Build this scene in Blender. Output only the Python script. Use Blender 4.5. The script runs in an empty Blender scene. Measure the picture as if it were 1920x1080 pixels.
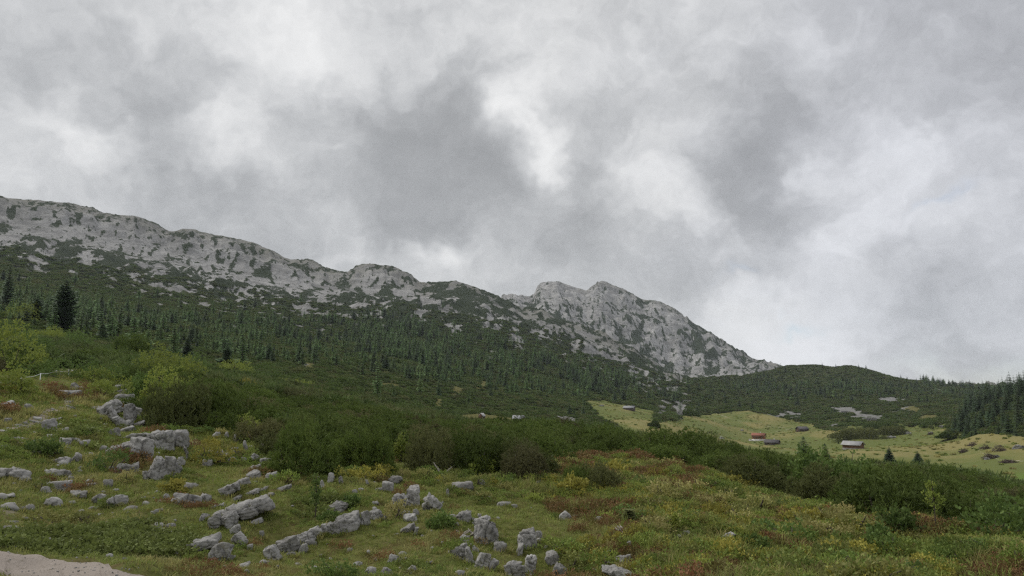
import bpy, math, random
import numpy as np
from mathutils import Vector, Matrix, Euler

R = math.radians
SC = bpy.context.scene
COL = SC.collection
rng = np.random.default_rng(7)
random.seed(7)

# ------------------------------------------------------------------ camera
W0, H0, FPX = 1920.0, 1080.0, 1371.0          # photograph size, focal length in its pixels
HORIZON = 740.0
PITCH = math.atan((HORIZON - 540.0) / FPX)
cam_d = bpy.data.cameras.new("camera")
cam_d.sensor_width = 36.0
cam_d.lens = 36.0 * FPX / W0
cam_d.clip_start = 0.1
cam_d.clip_end = 60000
cam = bpy.data.objects.new("camera", cam_d)
COL.objects.link(cam)
cam.location = (0, 0, 0)
cam.rotation_euler = (math.pi / 2 + PITCH, 0, 0)
SC.camera = cam
CP, SP = math.cos(PITCH), math.sin(PITCH)


def pix_dir(u, v):
    """unit-forward direction(s) of a photograph pixel"""
    x = (np.asarray(u, float) - 960.0) / FPX
    y = (540.0 - np.asarray(v, float)) / FPX
    return np.stack([x, CP - y * SP, SP + y * CP], -1)


def project(P):
    P = np.asarray(P, float)
    f = P[..., 1] * CP + P[..., 2] * SP
    y = -P[..., 1] * SP + P[..., 2] * CP
    f = np.where(f < 1e-3, 1e-3, f)
    return 960 + FPX * P[..., 0] / f, 540 - FPX * y / f


# ------------------------------------------------------------------ world: broken overcast
SUN_EL, SUN_AZ = 46.0, -58.0                    # azimuth from +Y towards +X
world = bpy.data.worlds.new("World")
SC.world = world
world.cycles.sampling_method = 'MANUAL'
world.cycles.sample_map_resolution = 512
world.use_nodes = True
wt = world.node_tree
wt.nodes.clear()


class NB:
    """small node-building helper"""
    def __init__(self, tree):
        self.t = tree

    def n(self, kind, **kw):
        nd = self.t.nodes.new(kind)
        for k, v in kw.items():
            setattr(nd, k, v)
        return nd

    def link(self, a, b):
        self.t.links.new(a, b)

    def _in(self, sock, val):
        if val is None:
            return
        if isinstance(val, bpy.types.NodeSocket):
            self.link(val, sock)
        else:
            sock.default_value = val

    def math(self, op, a, b=None, c=None, clamp=False):
        nd = self.n('ShaderNodeMath', operation=op, use_clamp=clamp)
        self._in(nd.inputs[0], a)
        self._in(nd.inputs[1], b)
        self._in(nd.inputs[2], c)
        return nd.outputs[0]

    def vmath(self, op, a, b=None, s=None):
        nd = self.n('ShaderNodeVectorMath', operation=op)
        self._in(nd.inputs[0], a)
        if b is not None:
            self._in(nd.inputs[1], b)
        if s is not None:
            self._in(nd.inputs['Scale'], s)
        return nd.outputs['Value'] if op in ('DOT_PRODUCT', 'LENGTH') else nd.outputs[0]

    def noise(self, vec=None, scale=5, detail=4, rough=0.55, dist=0.0, out=0):
        nd = self.n('ShaderNodeTexNoise')
        if vec is not None:
            self.link(vec, nd.inputs['Vector'])
        self._in(nd.inputs['Scale'], scale)
        self._in(nd.inputs['Detail'], detail)
        self._in(nd.inputs['Roughness'], rough)
        self._in(nd.inputs['Distortion'], dist)
        return nd.outputs[out]

    def ramp(self, fac, a, b, lo=0.0, hi=1.0, smooth=True):
        nd = self.n('ShaderNodeMapRange', interpolation_type='SMOOTHSTEP' if smooth else 'LINEAR')
        self._in(nd.inputs[0], fac)
        nd.inputs[1].default_value = a
        nd.inputs[2].default_value = b
        nd.inputs[3].default_value = lo
        nd.inputs[4].default_value = hi
        return nd.outputs[0]

    def mix(self, fac, a, b, mode='MIX'):
        nd = self.n('ShaderNodeMix', data_type='RGBA', blend_type=mode)
        self._in(nd.inputs[0], fac)
        for s, v in ((nd.inputs[6], a), (nd.inputs[7], b)):
            if isinstance(v, (tuple, list)) and len(v) == 3:
                v = (*v, 1)
            self._in(s, v)
        return nd.outputs[2]

    def attr(self, name, kind='GEOMETRY'):
        nd = self.n('ShaderNodeAttribute', attribute_type=kind, attribute_name=name)
        return nd.outputs['Fac']

    def coords(self, which='Object'):
        return self.n('ShaderNodeTexCoord').outputs[which]


def build_sky():
    b = NB(wt)
    D = b.coords('Generated')
    sky = b.n('ShaderNodeTexSky', sky_type='NISHITA')
    sky.sun_disc = False
    sky.sun_elevation = R(SUN_EL)
    sky.sun_rotation = R(SUN_AZ)
    sky.altitude = 1500
    # cloud-deck mapping: the direction met with a flat layer overhead
    sep = b.n('ShaderNodeSeparateXYZ')
    b.link(D, sep.inputs[0])
    zc = b.math('ADD', b.math('MAXIMUM', sep.outputs[2], 0.0), 0.40)
    cmb = b.n('ShaderNodeCombineXYZ')
    b.link(b.math('DIVIDE', sep.outputs[0], zc), cmb.inputs[0])
    b.link(b.math('DIVIDE', sep.outputs[1], zc), cmb.inputs[1])
    P = cmb.outputs[0]
    # soft warp of the direction so cloud masses get ragged edges
    w1 = b.vmath('SUBTRACT', b.noise(D, 7.0, 4, 0.62, out=1), (0.5, 0.5, 0.5))
    w0 = b.vmath('SUBTRACT', b.noise(D, 2.6, 1, 0.5, out=1), (0.5, 0.5, 0.5))
    Dw = b.vmath('ADD', b.vmath('ADD', D, b.vmath('SCALE', w1, s=0.20)), b.vmath('SCALE', w0, s=0.05))
    # cloud masses: (pixel x, y, radius in pixels, brightness change)
    blobs = [
        (40, 110, 90, -.13), (20, 300, 150, -.05), (130, 215, 60, .26), (215, 275, 55, .26), (60, 180, 50, .06),
        (330, 330, 130, -.13), (330, 210, 90, -.10), (450, 390, 130, -.13), (250, 380, 130, -.07), (570, 410, 70, -.10),
        (430, 225, 60, .30), (490, 270, 50, .10), (560, 330, 50, .2), (560, 60, 80, .2), (590, 110, 70, .07),
        (420, 45, 120, -.06), (220, 40, 150, -.05), (700, 270, 130, -.13), (800, 200, 120, -.10), (800, 330, 150, -.13),
        (900, 370, 100, -.12), (770, 420, 80, -.10), (880, 260, 100, -.08), (900, 100, 130, .03),
        (985, 245, 45, .34), (1000, 290, 40, .14), (1050, 150, 60, .10), (1100, 210, 90, -.07), (1160, 270, 60, -.11),
        (1080, 280, 40, -.05), (1175, 275, 35, .08), (1260, 350, 90, .10), (1180, 310, 60, .08), (1240, 390, 50, .12), (1080, 430, 60, -.11),
        (1150, 470, 100, -.12), (1000, 470, 110, -.10), (1260, 490, 80, -.12), (900, 470, 90, .02), (800, 465, 30, .22), (825, 490, 35, .16),
        (700, 470, 80, .05), (640, 450, 60, .03), (890, 560, 60, .04),
        (1420, 290, 100, -.16), (1470, 360, 90, -.17), (1490, 240, 80, -.08), (1380, 220, 80, -.06), (1520, 300, 40, .25),
        (1540, 350, 50, .06), (1440, 440, 70, -.09), (1480, 520, 50, -.12), (1590, 440, 110, .10), (1700, 300, 120, .06), (1640, 210, 60, -.06),
        (1880, 190, 80, -.12), (1700, 60, 180, -.09), (1840, 40, 150, -.09), (1350, 120, 150, -.03), (1450, 640, 90, .12),
        (1560, 650, 80, .12), (1380, 580, 70, .08), (1690, 505, 40, -.08), (1850, 480, 60, -.06), (1800, 420, 90, .05),
        (1700, 620, 120, -.08), (1850, 650, 110, -.14), (1780, 690, 90, -.08), (1880, 560, 60, .08), (1600, 600, 100, -.03), (1400, 700, 60, .10), (1750, 700, 50, .22), (1880, 716, 60, .2), (1480, 690, 90, .14), (1640, 560, 80, .08),
        (60, 340, 110, .04), (600, 560, 200, .03),
    ]
    acc = None
    for (u, v, s, a) in blobs:
        d = Vector(pix_dir(u, v)).normalized()
        k = 1.0 / (s / FPX) ** 2
        dist = b.vmath('DISTANCE', Dw, tuple(d))
        dist = dist.node.outputs['Value']
        g = b.math('EXPONENT', b.math('MULTIPLY', b.math('MULTIPLY', dist, dist), -k * 0.75))
        acc = b.math('MULTIPLY', g, a) if acc is None else b.math('MULTIPLY_ADD', g, a, acc)
    Ds = b.vmath('MULTIPLY', Dw, (1.0, 1.0, 1.35))
    n1 = b.math('SUBTRACT', b.noise(P, 2.6, 4, 0.55), 0.5)
    n2 = b.math('SUBTRACT', b.noise(P, 9.0, 5, 0.58), 0.5)
    n3 = b.math('SUBTRACT', b.noise(Ds, 7.5, 6, 0.60), 0.5)
    n4 = b.math('SUBTRACT', b.noise(b.vmath('ADD', Ds, (0.012, 0.0, 0.040)), 7.5, 4, 0.60), 0.5)
    rel = b.math('SUBTRACT', n3, n4)
    x = b.math('MULTIPLY_ADD', rel, 0.30, b.math('MULTIPLY', acc, 1.05))
    x = b.math('MULTIPLY_ADD', n1, 0.16, x)
    x = b.math('MULTIPLY_ADD', n2, 0.14, x)
    x = b.math('MULTIPLY_ADD', n3, 0.36, x)
    lum = b.math('MULTIPLY_ADD', b.math('TANH', b.math('DIVIDE', b.math('ADD', x, 0.02), 0.34)), 0.265, 0.485)
    # colour: thick cloud neutral to bluish grey, thin cloud near white
    tint = b.mix(b.ramp(lum, 0.30, 0.75), (0.985, 1.0, 1.015), (1.0, 0.998, 0.99))
    rightish = b.ramp(b.math('ADD', sep.outputs[0], b.math('MULTIPLY', n1, 0.4)), 0.05, 0.55)
    tint = b.mix(b.math('MULTIPLY', rightish, 0.8), tint, (0.965, 0.985, 1.05))
    cl = b.vmath('SCALE', tint, s=b.math('MULTIPLY', lum, 10.0))
    # a few thin places let the blue through
    hole = None
    for (u, v, s, a) in [(1815, 378, 24, .16), (1780, 386, 20, .12), (1515, 600, 22, .4), (1890, 690, 60, .22), (1800, 690, 60, .15), (1390, 517, 25, .2)]:
        d = Vector(pix_dir(u, v)).normalized()
        k = 1.0 / (s / FPX) ** 2
        st = b.vmath('MULTIPLY', b.vmath('SUBTRACT', Dw, tuple(d)), (0.8, 0.8, 2.2))
        l = b.vmath('LENGTH', st)
        g = b.math('EXPONENT', b.math('MULTIPLY', b.math('MULTIPLY', l, l), -k))
        hole = b.math('MULTIPLY', g, a) if hole is None else b.math('MULTIPLY_ADD', g, a, hole)
    hole = b.math('ADD', b.math('MINIMUM', hole, 0.8), 0.03)
    col = b.mix(hole, cl, b.vmath('SCALE', sky.outputs[0], s=1.0))
    bg = b.n('ShaderNodeBackground')
    bg.inputs['Strength'].default_value = 0.1
    b.link(col, bg.inputs['Color'])
    out = b.n('ShaderNodeOutputWorld')
    b.link(bg.outputs[0], out.inputs[0])


build_sky()
sun_d = bpy.data.lights.new("sun", 'SUN')
sun_d.energy = 1.35
sun_d.angle = R(18)
sun_d.color = (1.0, 0.965, 0.91)
sun = bpy.data.objects.new("sun", sun_d)
COL.objects.link(sun)
sd = Vector((math.sin(R(SUN_AZ)) * math.cos(R(SUN_EL)), math.cos(R(SUN_AZ)) * math.cos(R(SUN_EL)), math.sin(R(SUN_EL))))
sun.rotation_euler = sd.to_track_quat('Z', 'Y').to_euler()
SC.view_settings.view_transform = 'Standard'
SC.view_settings.look = 'None'
SC.view_settings.exposure = 0.42
SC.view_settings.gamma = 1.0
SC.view_settings.use_curve_mapping = False
SC.render.engine = 'CYCLES'
SC.cycles.use_denoising = False
SC.cycles.filter_width = 1.3
SC.cycles.max_bounces = 5
SC.cycles.diffuse_bounces = 2
SC.cycles.volume_bounces = 0
SC.cycles.transparent_max_bounces = 4


# ------------------------------------------------------------------ numpy noise
def _hash(ix, iy, iz, seed):
    h = (ix.astype(np.int64) * 374761393 + iy.astype(np.int64) * 668265263 + iz * 2147483647 + seed * 974634777) & 0xffffffff
    h = ((h ^ (h >> 13)) * 1274126177) & 0xffffffff
    h = ((h ^ (h >> 16)) * 2246822519) & 0xffffffff
    return h ^ (h >> 15)


def pn2(x, y, seed=0):
    x = np.asarray(x, float)
    y = np.asarray(y, float)
    ix, iy = np.floor(x), np.floor(y)
    fx, fy = x - ix, y - iy
    ux, uy = fx * fx * fx * (fx * (fx * 6 - 15) + 10), fy * fy * fy * (fy * (fy * 6 - 15) + 10)

    def g(dx, dy):
        a = _hash(ix + dx, iy + dy, 0, seed) * (2 * math.pi / 4294967296.0)
        return np.cos(a) * (fx - dx) + np.sin(a) * (fy - dy)
    a = g(0, 0) * (1 - ux) + g(1, 0) * ux
    c = g(0, 1) * (1 - ux) + g(1, 1) * ux
    return (a * (1 - uy) + c * uy) * 1.45


def fbm(x, y, wl, octv=5, gain=0.5, seed=0, ridged=False):
    s, a, t = 0.0, 1.0, 0.0
    for o in range(octv):
        k = pn2(x / wl + 17.3 * o, y / wl - 9.1 * o, seed + o)
        s = s + a * ((1 - 2 * np.abs(k)) if ridged else k)
        t += a
        a *= gain
        wl *= 0.5
    return s / t


def pn3(p, seed=0):
    i = np.floor(p)
    f = p - i
    w = f * f * (3 - 2 * f)
    s = 0
    for dx in (0, 1):
        for dy in (0, 1):
            for dz in (0, 1):
                h = _hash(i[:, 0] + dx, i[:, 1] + dy, (i[:, 2] + dz).astype(np.int64) * 1, seed) / 4294967296.0
                s = s + h * (w[:, 0] if dx else 1 - w[:, 0]) * (w[:, 1] if dy else 1 - w[:, 1]) * (w[:, 2] if dz else 1 - w[:, 2])
    return s * 2 - 1


def smooth(a, b, x):
    t = np.clip((np.asarray(x, float) - a) / (b - a), 0, 1)
    return t * t * (3 - 2 * t)


def poly_in(px, py, poly):
    px, py = np.asarray(px, float), np.asarray(py, float)
    inside = np.zeros(px.shape, bool)
    j = len(poly) - 1
    for i in range(len(poly)):
        xi, yi = poly[i]
        xj, yj = poly[j]
        if yi != yj:
            c = ((yi > py) != (yj > py)) & (px < (xj - xi) * (py - yi) / (yj - yi) + xi)
            inside ^= c
        j = i
    return inside


def seg_dist(px, py, line):
    d = np.full(np.shape(px), 1e9)
    for (ax, ay), (bx, by) in zip(line[:-1], line[1:]):
        vx, vy = bx - ax, by - ay
        t = np.clip(((px - ax) * vx + (py - ay) * vy) / (vx * vx + vy * vy), 0, 1)
        d = np.minimum(d, np.hypot(px - ax - t * vx, py - ay - t * vy))
    return d


def L(pts):
    a = np.array(pts, float)
    return lambda u: np.interp(u, a[:, 0], a[:, 1])


# ------------------------------------------------------------------ terrain: one height field, rings of surveyed points
RINGS = {
    2.5: 'z-1.75', 8: 'z-2.35',
    14: [(-500, 1080), (0, 1085), (960, 1085), (1920, 1090), (2400, 1100)],
    18: [(-500, 970), (0, 985), (300, 990), (600, 990), (960, 990), (1300, 1000), (1600, 1030), (1920, 1055), (2400, 1080)],
    24: [(-500, 850), (0, 880), (300, 895), (565, 895), (900, 905), (1200, 925), (1500, 960), (1700, 985), (1920, 1015), (2400, 1040)],
    32: [(-500, 760), (0, 800), (200, 806), (400, 818), (600, 842), (900, 860), (1100, 868), (1200, 877), (1300, 892), (1500, 930), (1700, 960), (1920, 990), (2400, 1020)],
    45: [(-500, 690), (0, 728), (200, 748), (400, 770), (600, 805), (900, 836), (1100, 845), (1200, 855), (1300, 874), (1500, 912), (1700, 938), (1920, 966), (2400, 1000)],
    65: [(-500, 650), (0, 695), (200, 715), (400, 748), (600, 783), (900, 822), (1100, 832), (1200, 846), (1300, 866), (1500, 900), (1700, 918), (1920, 950), (2400, 980)],
    100: [(-500, 610), (0, 668), (200, 694), (400, 726), (600, 764), (900, 812), (1100, 825), (1200, 843), (1300, 864), (1500, 899), (1700, 898), (1800, 908), (1920, 934), (2400, 960)],
    150: [(-500, 580), (0, 642), (200, 672), (400, 712), (600, 748), (800, 788), (900, 806), (1000, 812), (1100, 825), (1200, 848), (1300, 870), (1500, 903), (1700, 900), (1920, 925), (2400, 960)],
    230: [(-500, 560), (0, 628), (200, 658), (400, 700), (600, 738), (800, 786), (900, 806), (1000, 808), (1100, 840), (1300, 894), (1500, 906), (1700, 908), (1920, 922), (2400, 950)],
    280: [(-500, 550), (0, 614), (200, 645), (400, 686), (600, 720), (750, 768), (850, 786), (900, 788), (980, 795), (1040, 803), (1100, 806), (1150, 822), (1200, 850), (1400, 890), (1600, 890), (1800, 890), (1920, 893), (2400, 900)],
    420: [(-500, 535), (0, 594), (200, 624), (400, 660), (600, 690), (800, 744), (900, 768), (1000, 786), (1060, 792), (1100, 802), (1200, 818), (1400, 860), (1600, 856), (1750, 856), (1800, 850), (1850, 832), (1920, 822), (2400, 800)],
    560: [(-500, 520), (0, 576), (200, 606), (400, 636), (600, 672), (800, 718), (1000, 768), (1100, 783), (1200, 794), (1400, 838), (1500, 846), (1600, 838), (1700, 830), (1780, 822), (1830, 805), (1880, 785), (1920, 775), (2400, 740)],
    750: [(-500, 505), (0, 560), (200, 590), (400, 617), (600, 651), (800, 692), (1000, 737), (1100, 760), (1180, 770), (1300, 790), (1425, 822), (1500, 812), (1600, 808), (1700, 803), (1800, 793), (1850, 765), (1920, 738), (2400, 690)],
    1000: [(-500, 485), (0, 540), (200, 566), (400, 592), (600, 627), (800, 662), (1000, 702), (1100, 732), (1180, 752), (1260, 776), (1330, 781), (1400, 778), (1500, 790), (1600, 785), (1700, 790), (1800, 778), (1860, 760), (1920, 745), (2400, 700)],
    1300: [(-500, 460), (0, 515), (200, 541), (400, 571), (600, 602), (800, 627), (1000, 667), (1100, 702), (1200, 737), (1300, 752), (1400, 757), (1500, 758), (1600, 757), (1700, 762), (1800, 757), (1920, 745), (2400, 730)],
    1700: [(-500, 425), (0, 478), (200, 508), (400, 545), (600, 580), (800, 592), (900, 605), (1000, 628), (1100, 662), (1200, 702), (1260, 722), (1320, 737), (1400, 734), (1500, 727), (1600, 724), (1700, 733), (1800, 742), (1920, 744), (2400, 740)],
    2050: [(-500, 395), (0, 440), (200, 472), (400, 512), (600, 550), (700, 560), (800, 564), (850, 562), (900, 572), (1000, 608), (1100, 640), (1200, 686), (1260, 716), (1300, 728), (1340, 720), (1380, 712), (1420, 700), (1440, 697), (1480, 687), (1530, 686),
           (1560, 690), (1590, 687), (1625, 694), (1660, 705), (1700, 714), (1740, 718), (1780, 724), (1830, 731), (1870, 735), (1920, 735), (2100, 725), (2400, 720)],
    2500: [(-500, 340), (-250, 345), (-100, 362), (0, 375), (60, 380), (125, 383), (160, 391), (200, 404), (240, 408), (290, 424), (320, 438), (345, 435), (400, 443), (470, 458), (510, 474), (548, 490), (580, 492), (610, 506), (650, 514), (668, 504),
           (684, 498), (725, 501), (760, 517), (793, 538), (806, 534), (855, 531), (885, 538), (915, 553), (940, 571), (970, 584), (1000, 590), (1050, 605), (1100, 621), (1150, 645), (1200, 672), (1240, 698), (1270, 718), (1320, 740), (1420, 745), (2400, 745)],
    3100: [(-500, 420), (0, 450), (400, 520), (600, 560), (800, 600), (940, 620), (1000, 626), (1100, 655), (1200, 700), (1270, 728), (1350, 728), (1420, 722), (1480, 735), (2400, 760)],
    4500: [(-500, 560), (600, 600), (900, 600), (930, 575), (945, 566), (965, 561), (1000, 563), (1006, 548), (1016, 537), (1030, 534), (1045, 532), (1062, 537), (1085, 545), (1098, 548), (1112, 538), (1130, 531), (1150, 538), (1180, 552), (1203, 563),
           (1212, 565), (1225, 565), (1250, 574), (1275, 590), (1290, 604), (1330, 630), (1370, 656), (1400, 678), (1418, 688), (1445, 693), (1480, 712), (1560, 740), (2400, 760)],
    7000: [(-500, 700), (2400, 770)],
}
AZ0, AZ1, NA = R(-50), R(50), 900
phi = np.linspace(AZ0, AZ1, NA)
rr = np.concatenate([np.geomspace(2.5, 60, 180, endpoint=False), np.geomspace(60, 300, 115, endpoint=False), np.geomspace(300, 1300, 190, endpoint=False),
                     np.geomspace(1300, 2600, 170, endpoint=False), np.geomspace(2600, 4700, 150, endpoint=False), np.geomspace(4700, 7000, 6)])
NR = len(rr)


def build_heights():
    ks = sorted(RINGS)
    T = np.zeros((len(ks), NA))
    for i, k in enumerate(ks):
        v = RINGS[k]
        if isinstance(v, str):
            T[i] = float(v[1:]) / k
            continue
        a = np.array(v, float)
        d = pix_dir(a[:, 0], a[:, 1])
        ph = np.arctan2(d[:, 0], d[:, 1])
        t = d[:, 2] / np.hypot(d[:, 0], d[:, 1])
        # monotone cubic along the ring
        o = np.argsort(ph)
        T[i] = pchip(ph[o], t[o], phi)
    x = np.log(np.array(ks))
    return pchip(x, T, np.log(rr))


def pchip(x, y, xq):
    """shape-preserving cubic; y may be (n,) or (n, m)"""
    y = np.asarray(y, float)
    one = y.ndim == 1
    if one:
        y = y[:, None]
    h = np.diff(x)[:, None]
    d = np.diff(y, axis=0) / h
    m = np.zeros_like(y)
    w1, w2 = 2 * h[1:] + h[:-1], h[1:] + 2 * h[:-1]
    if len(x) > 2:
        with np.errstate(divide='ignore', invalid='ignore'):
            hm = (w1 + w2) / (w1 / d[:-1] + w2 / d[1:])
        m[1:-1] = np.where(d[:-1] * d[1:] > 0, hm, 0)
    m[0], m[-1] = d[0], d[-1]
    q = np.clip(xq, x[0], x[-1])
    i = np.clip(np.searchsorted(x, q) - 1, 0, len(x) - 2)
    t = ((q - x[i]) / np.diff(x)[i])[:, None]
    hh = np.diff(x)[i][:, None]
    r = (2 * t**3 - 3 * t**2 + 1) * y[i] + (t**3 - 2 * t**2 + t) * hh * m[i] + (-2 * t**3 + 3 * t**2) * y[i + 1] + (t**3 - t**2) * hh * m[i + 1]
    return r[:, 0] if one else r


TAN = build_heights()                              # (NR, NA)
RG, PG = np.meshgrid(rr, phi, indexing='ij')
X, Y = RG * np.sin(PG), RG * np.cos(PG)
Z = RG * TAN
UU, VV = project(np.stack([X, Y, Z], -1))          # where each point shows in the photograph

MEADOW = [(1092, 752), (1112, 749), (1150, 755), (1200, 768), (1232, 774), (1224, 792), (1238, 800), (1262, 786), (1300, 782), (1345, 780), (1400, 776), (1450, 783), (1500, 793), (1555, 806), (1572, 812), (1590, 800), (1660, 796),
          (1720, 797), (1775, 798), (1785, 812), (1815, 826), (1870, 829), (1940, 830), (2500, 840), (2500, 960), (1900, 920), (1500, 890), (1300, 850), (1180, 815), (1128, 788)]
CLEARING = [(855, 782), (905, 778), (960, 786), (1000, 792), (1010, 806), (900, 806), (850, 792)]
e1 = fbm(X, Y, 60, 3, seed=3) * 5
e2 = fbm(X, Y, 60, 3, seed=4) * 3
meadow = poly_in(UU + e1, VV + e2, MEADOW) & (RG > 200) & (RG < 1160)
clearing = poly_in(UU + e1, VV + e2, CLEARING) & (RG > 225) & (RG < 360)

# relief
near = smooth(110, 60, RG)
mid = smooth(60, 200, RG) * smooth(1500, 1000, RG)
far = smooth(900, 1500, RG)
zb = near * (fbm(X, Y, 4.5, 4, 0.5, 11) * 0.58 + fbm(X, Y, 1.3, 3, 0.5, 12) * 0.17)
zb = zb * smooth(6, 14, RG)
meadf = meadow.astype(float)
zb += mid * (1 - meadf) * (fbm(X, Y, 90, 5, 0.5, 13) * 5.0) * np.clip(RG / 500, 0.25, 1.2)
zb += mid * meadf * (fbm(X, Y * 0.6, 90, 3, 0.45, 14) * 6.5 + fbm(X, Y * 0.5, 18, 2, 0.5, 15) * 0.9)
crest = np.zeros_like(RG)
for rc in (2050, 2500, 4500):
    crest = np.maximum(crest, np.exp(-(np.log(RG / rc) / 0.06) ** 2))
wx = X + fbm(X, Y, 200, 3, 0.5, 20) * 70
wy = Y + fbm(X, Y, 200, 3, 0.5, 21) * 70
rough = fbm(wx, wy, 340, 6, 0.54, 22, ridged=True) * 34 + fbm(wx, wy, 60, 5, 0.6, 23) * 17
gully = fbm(PG * 2500 / 46.0 * 46, RG * 0.22 + 40 * fbm(X, Y, 150, 2, 0.5, 26), 80, 4, 0.55, 24, ridged=True) * 20
bands = np.sin((Z + 0.18 * X + fbm(X, Y, 160, 3, 0.5, 27) * 30) / 8.5) * 3.0
isright = smooth(1330, 1450, UU) * smooth(3000, 2600, RG)
zb += far * (1 - 0.86 * crest) * (rough + gully + bands) * np.clip(RG / 2500, 0.5, 1.6) * (1 - 0.65 * isright)

# dwarf-pine cover on the mountains (1 = covered)
half = L([(-500, 400), (0, 432), (60, 440), (130, 460), (200, 487), (300, 512), (400, 541), (500, 566), (600, 588), (650, 578), (700, 570), (760, 578), (800, 560), (850, 548), (900, 548), (950, 578), (1000, 600), (1100, 636), (1200, 686), (1270, 716), (1400, 720)])
dens = 1 / (1 + np.exp(-(VV - half(UU)) / 15.0))
dens = np.maximum(dens, 0.16)
dens = np.where(poly_in(UU, VV, [(690, 575), (720, 545), (740, 560), (735, 600), (680, 600)]), 0.62, dens)
dens = np.where(poly_in(UU, VV, [(790, 535), (855, 528), (890, 534), (945, 575), (930, 590), (880, 560), (820, 548)]), 0.62, dens)
dens = np.minimum(dens, np.where(VV < half(UU) + 45, 0.62, np.where(VV < half(UU) + 110, 0.72, 0.93)))
farp = RG > 3000
dfar = 0.07 + 0.50 * smooth(20, 0, seg_dist(UU, VV, [(1300, 612), (1370, 655), (1430, 690)])) + 0.34 * smooth(32, 8, seg_dist(UU, VV, [(1290, 640), (1310, 690), (1330, 715)])) \
    + 0.33 * smooth(34, 6, seg_dist(UU, VV, [(1170, 610), (1200, 600), (1225, 625)])) + 0.3 * smooth(14, 4, seg_dist(UU, VV, [(1200, 575), (1215, 565)])) + 0.32 * smooth(40, 10, seg_dist(UU, VV, [(1000, 605), (1100, 628), (1160, 655), (1230, 700)])) + 0.25 * smooth(60, 10, seg_dist(UU, VV, [(1330, 640), (1390, 690)]))
dens = np.where(farp, np.clip(dfar, 0, 0.75), dens)
az_m = PG * np.where(RG > 3000, 4200, 2200)
pnz = fbm(az_m + 30 * fbm(X, Y, 60, 2, 0.5, 33) - RG * 0.12, RG * 0.36, 62, 5, 0.64, 31)
pnz = (pnz - pnz.mean()) / pnz.std()
from_noise = 1 / (1 + np.exp(-1.65 * pnz))        # roughly uniform 0..1
VEG = dens - from_noise                             # > 0 = covered
fz = fbm(az_m - RG * 0.10, RG * 0.30, 20, 4, 0.6, 37)
fz = (fz - fz.mean()) / fz.std()
fine = np.clip(dens + 0.08, 0.0, 0.21) - 1 / (1 + np.exp(-1.65 * fz))
VEG = np.where(RG > 1250, np.maximum(VEG, fine), VEG)
vegc = smooth(-0.04, 0.06, VEG)
zb += far * vegc * (2.0 + 1.6 * fbm(X, Y, 9, 3, 0.6, 35)) * (1 - 0.5 * crest)

# forest floor / hills: mostly dense growth, small rocky and grassy gaps
rocky = np.zeros_like(RG)
for (u, v, w, h, s) in [(1275, 770, 24, 14, 1.0), (1242, 772, 14, 10, .9), (1300, 775, 30, 8, .5), (1480, 780, 60, 8, .75), (1590, 772, 40, 10, .95), (1625, 785, 40, 10, 1.0), (1665, 755, 34, 4, .9), (1550, 786, 30, 10, .55), (1690, 775, 40, 8, .6), (1345, 768, 20, 5, .5), (1780, 732, 30, 4, .5), (1850, 740, 20, 4, .5),
                        (1070, 790, 40, 10, .8), (1110, 770, 12, 8, .5), (80, 522, 60, 14, .5), (400, 630, 80, 25, .35), (560, 640, 30, 8, .4), (860, 640, 90, 30, .36), (940, 670, 60, 20, .45), (1010, 640, 70, 20, .4), (640, 677, 30, 8, .45), (710, 705, 12, 4, .8), (905, 765, 10, 5, .7), (570, 685, 10, 6, .7), (1000, 700, 60, 15, .3)]:
    rocky = np.maximum(rocky, s * np.exp(-(((UU - u) / w) ** 2 + ((VV - v) / h) ** 2)))
rocky = np.maximum(rocky, 0.47 * smooth(150, 20, VV - half(UU)) * (UU < 1290) * (RG > 500))
rn = fbm(PG * 900, np.log(RG) * 420, 16, 4, 0.62, 41)
ROCK = rocky - 0.50 + rn * 1.0
ROCK = np.where(RG < 190, -1, ROCK)
grassy = np.zeros_like(RG)
for (u, v, w, h, s) in [(580, 690, 14, 14, 1), (822, 755, 9, 14, 1), (905, 725, 10, 14, .9), (860, 735, 25, 12, .7), (1705, 770, 30, 8, .8), (730, 720, 30, 10, .6), (1740, 785, 30, 6, .8), (900, 786, 40, 6, 1), (650, 705, 20, 8, .5), (1370, 785, 40, 10, .8), (1560, 795, 30, 10, .7)]:
    grassy = np.maximum(grassy, s * np.exp(-(((UU - u) / w) ** 2 + ((VV - v) / h) ** 2)))
GRASSY = grassy - 0.45 + fbm(X, Y, 40, 4, 0.55, 43) * 0.8
GRASSY = np.where(clearing, 0.5, GRASSY)
floorf = mid * (1 - meadf) * smooth(150, 220, RG)
zb += floorf * smooth(0.1, -0.1, ROCK) * (fbm(X, Y, 5, 3, 0.6, 45) + 0.5) * 0.8
zb += floorf * smooth(-0.02, 0.2, ROCK) * fbm(X, Y, 7, 3, 0.5, 46) * 1.6
Z = Z + zb

# smooth ground for placing things
_lr = np.log(rr)


def H(x, y):
    x, y = np.asarray(x, float), np.asarray(y, float)
    r = np.hypot(x, y)
    a = np.arctan2(x, y)
    i = np.interp(np.log(np.maximum(r, 2.5)), _lr, np.arange(NR))
    j = np.clip((a - AZ0) / (AZ1 - AZ0) * (NA - 1), 0, NA - 1.001)
    i0 = np.clip(i.astype(int), 0, NR - 2)
    j0 = j.astype(int)
    fi, fj = i - i0, j - j0
    return (Z[i0, j0] * (1 - fi) * (1 - fj) + Z[i0 + 1, j0] * fi * (1 - fj) + Z[i0, j0 + 1] * (1 - fi) * fj + Z[i0 + 1, j0 + 1] * fi * fj)


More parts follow.
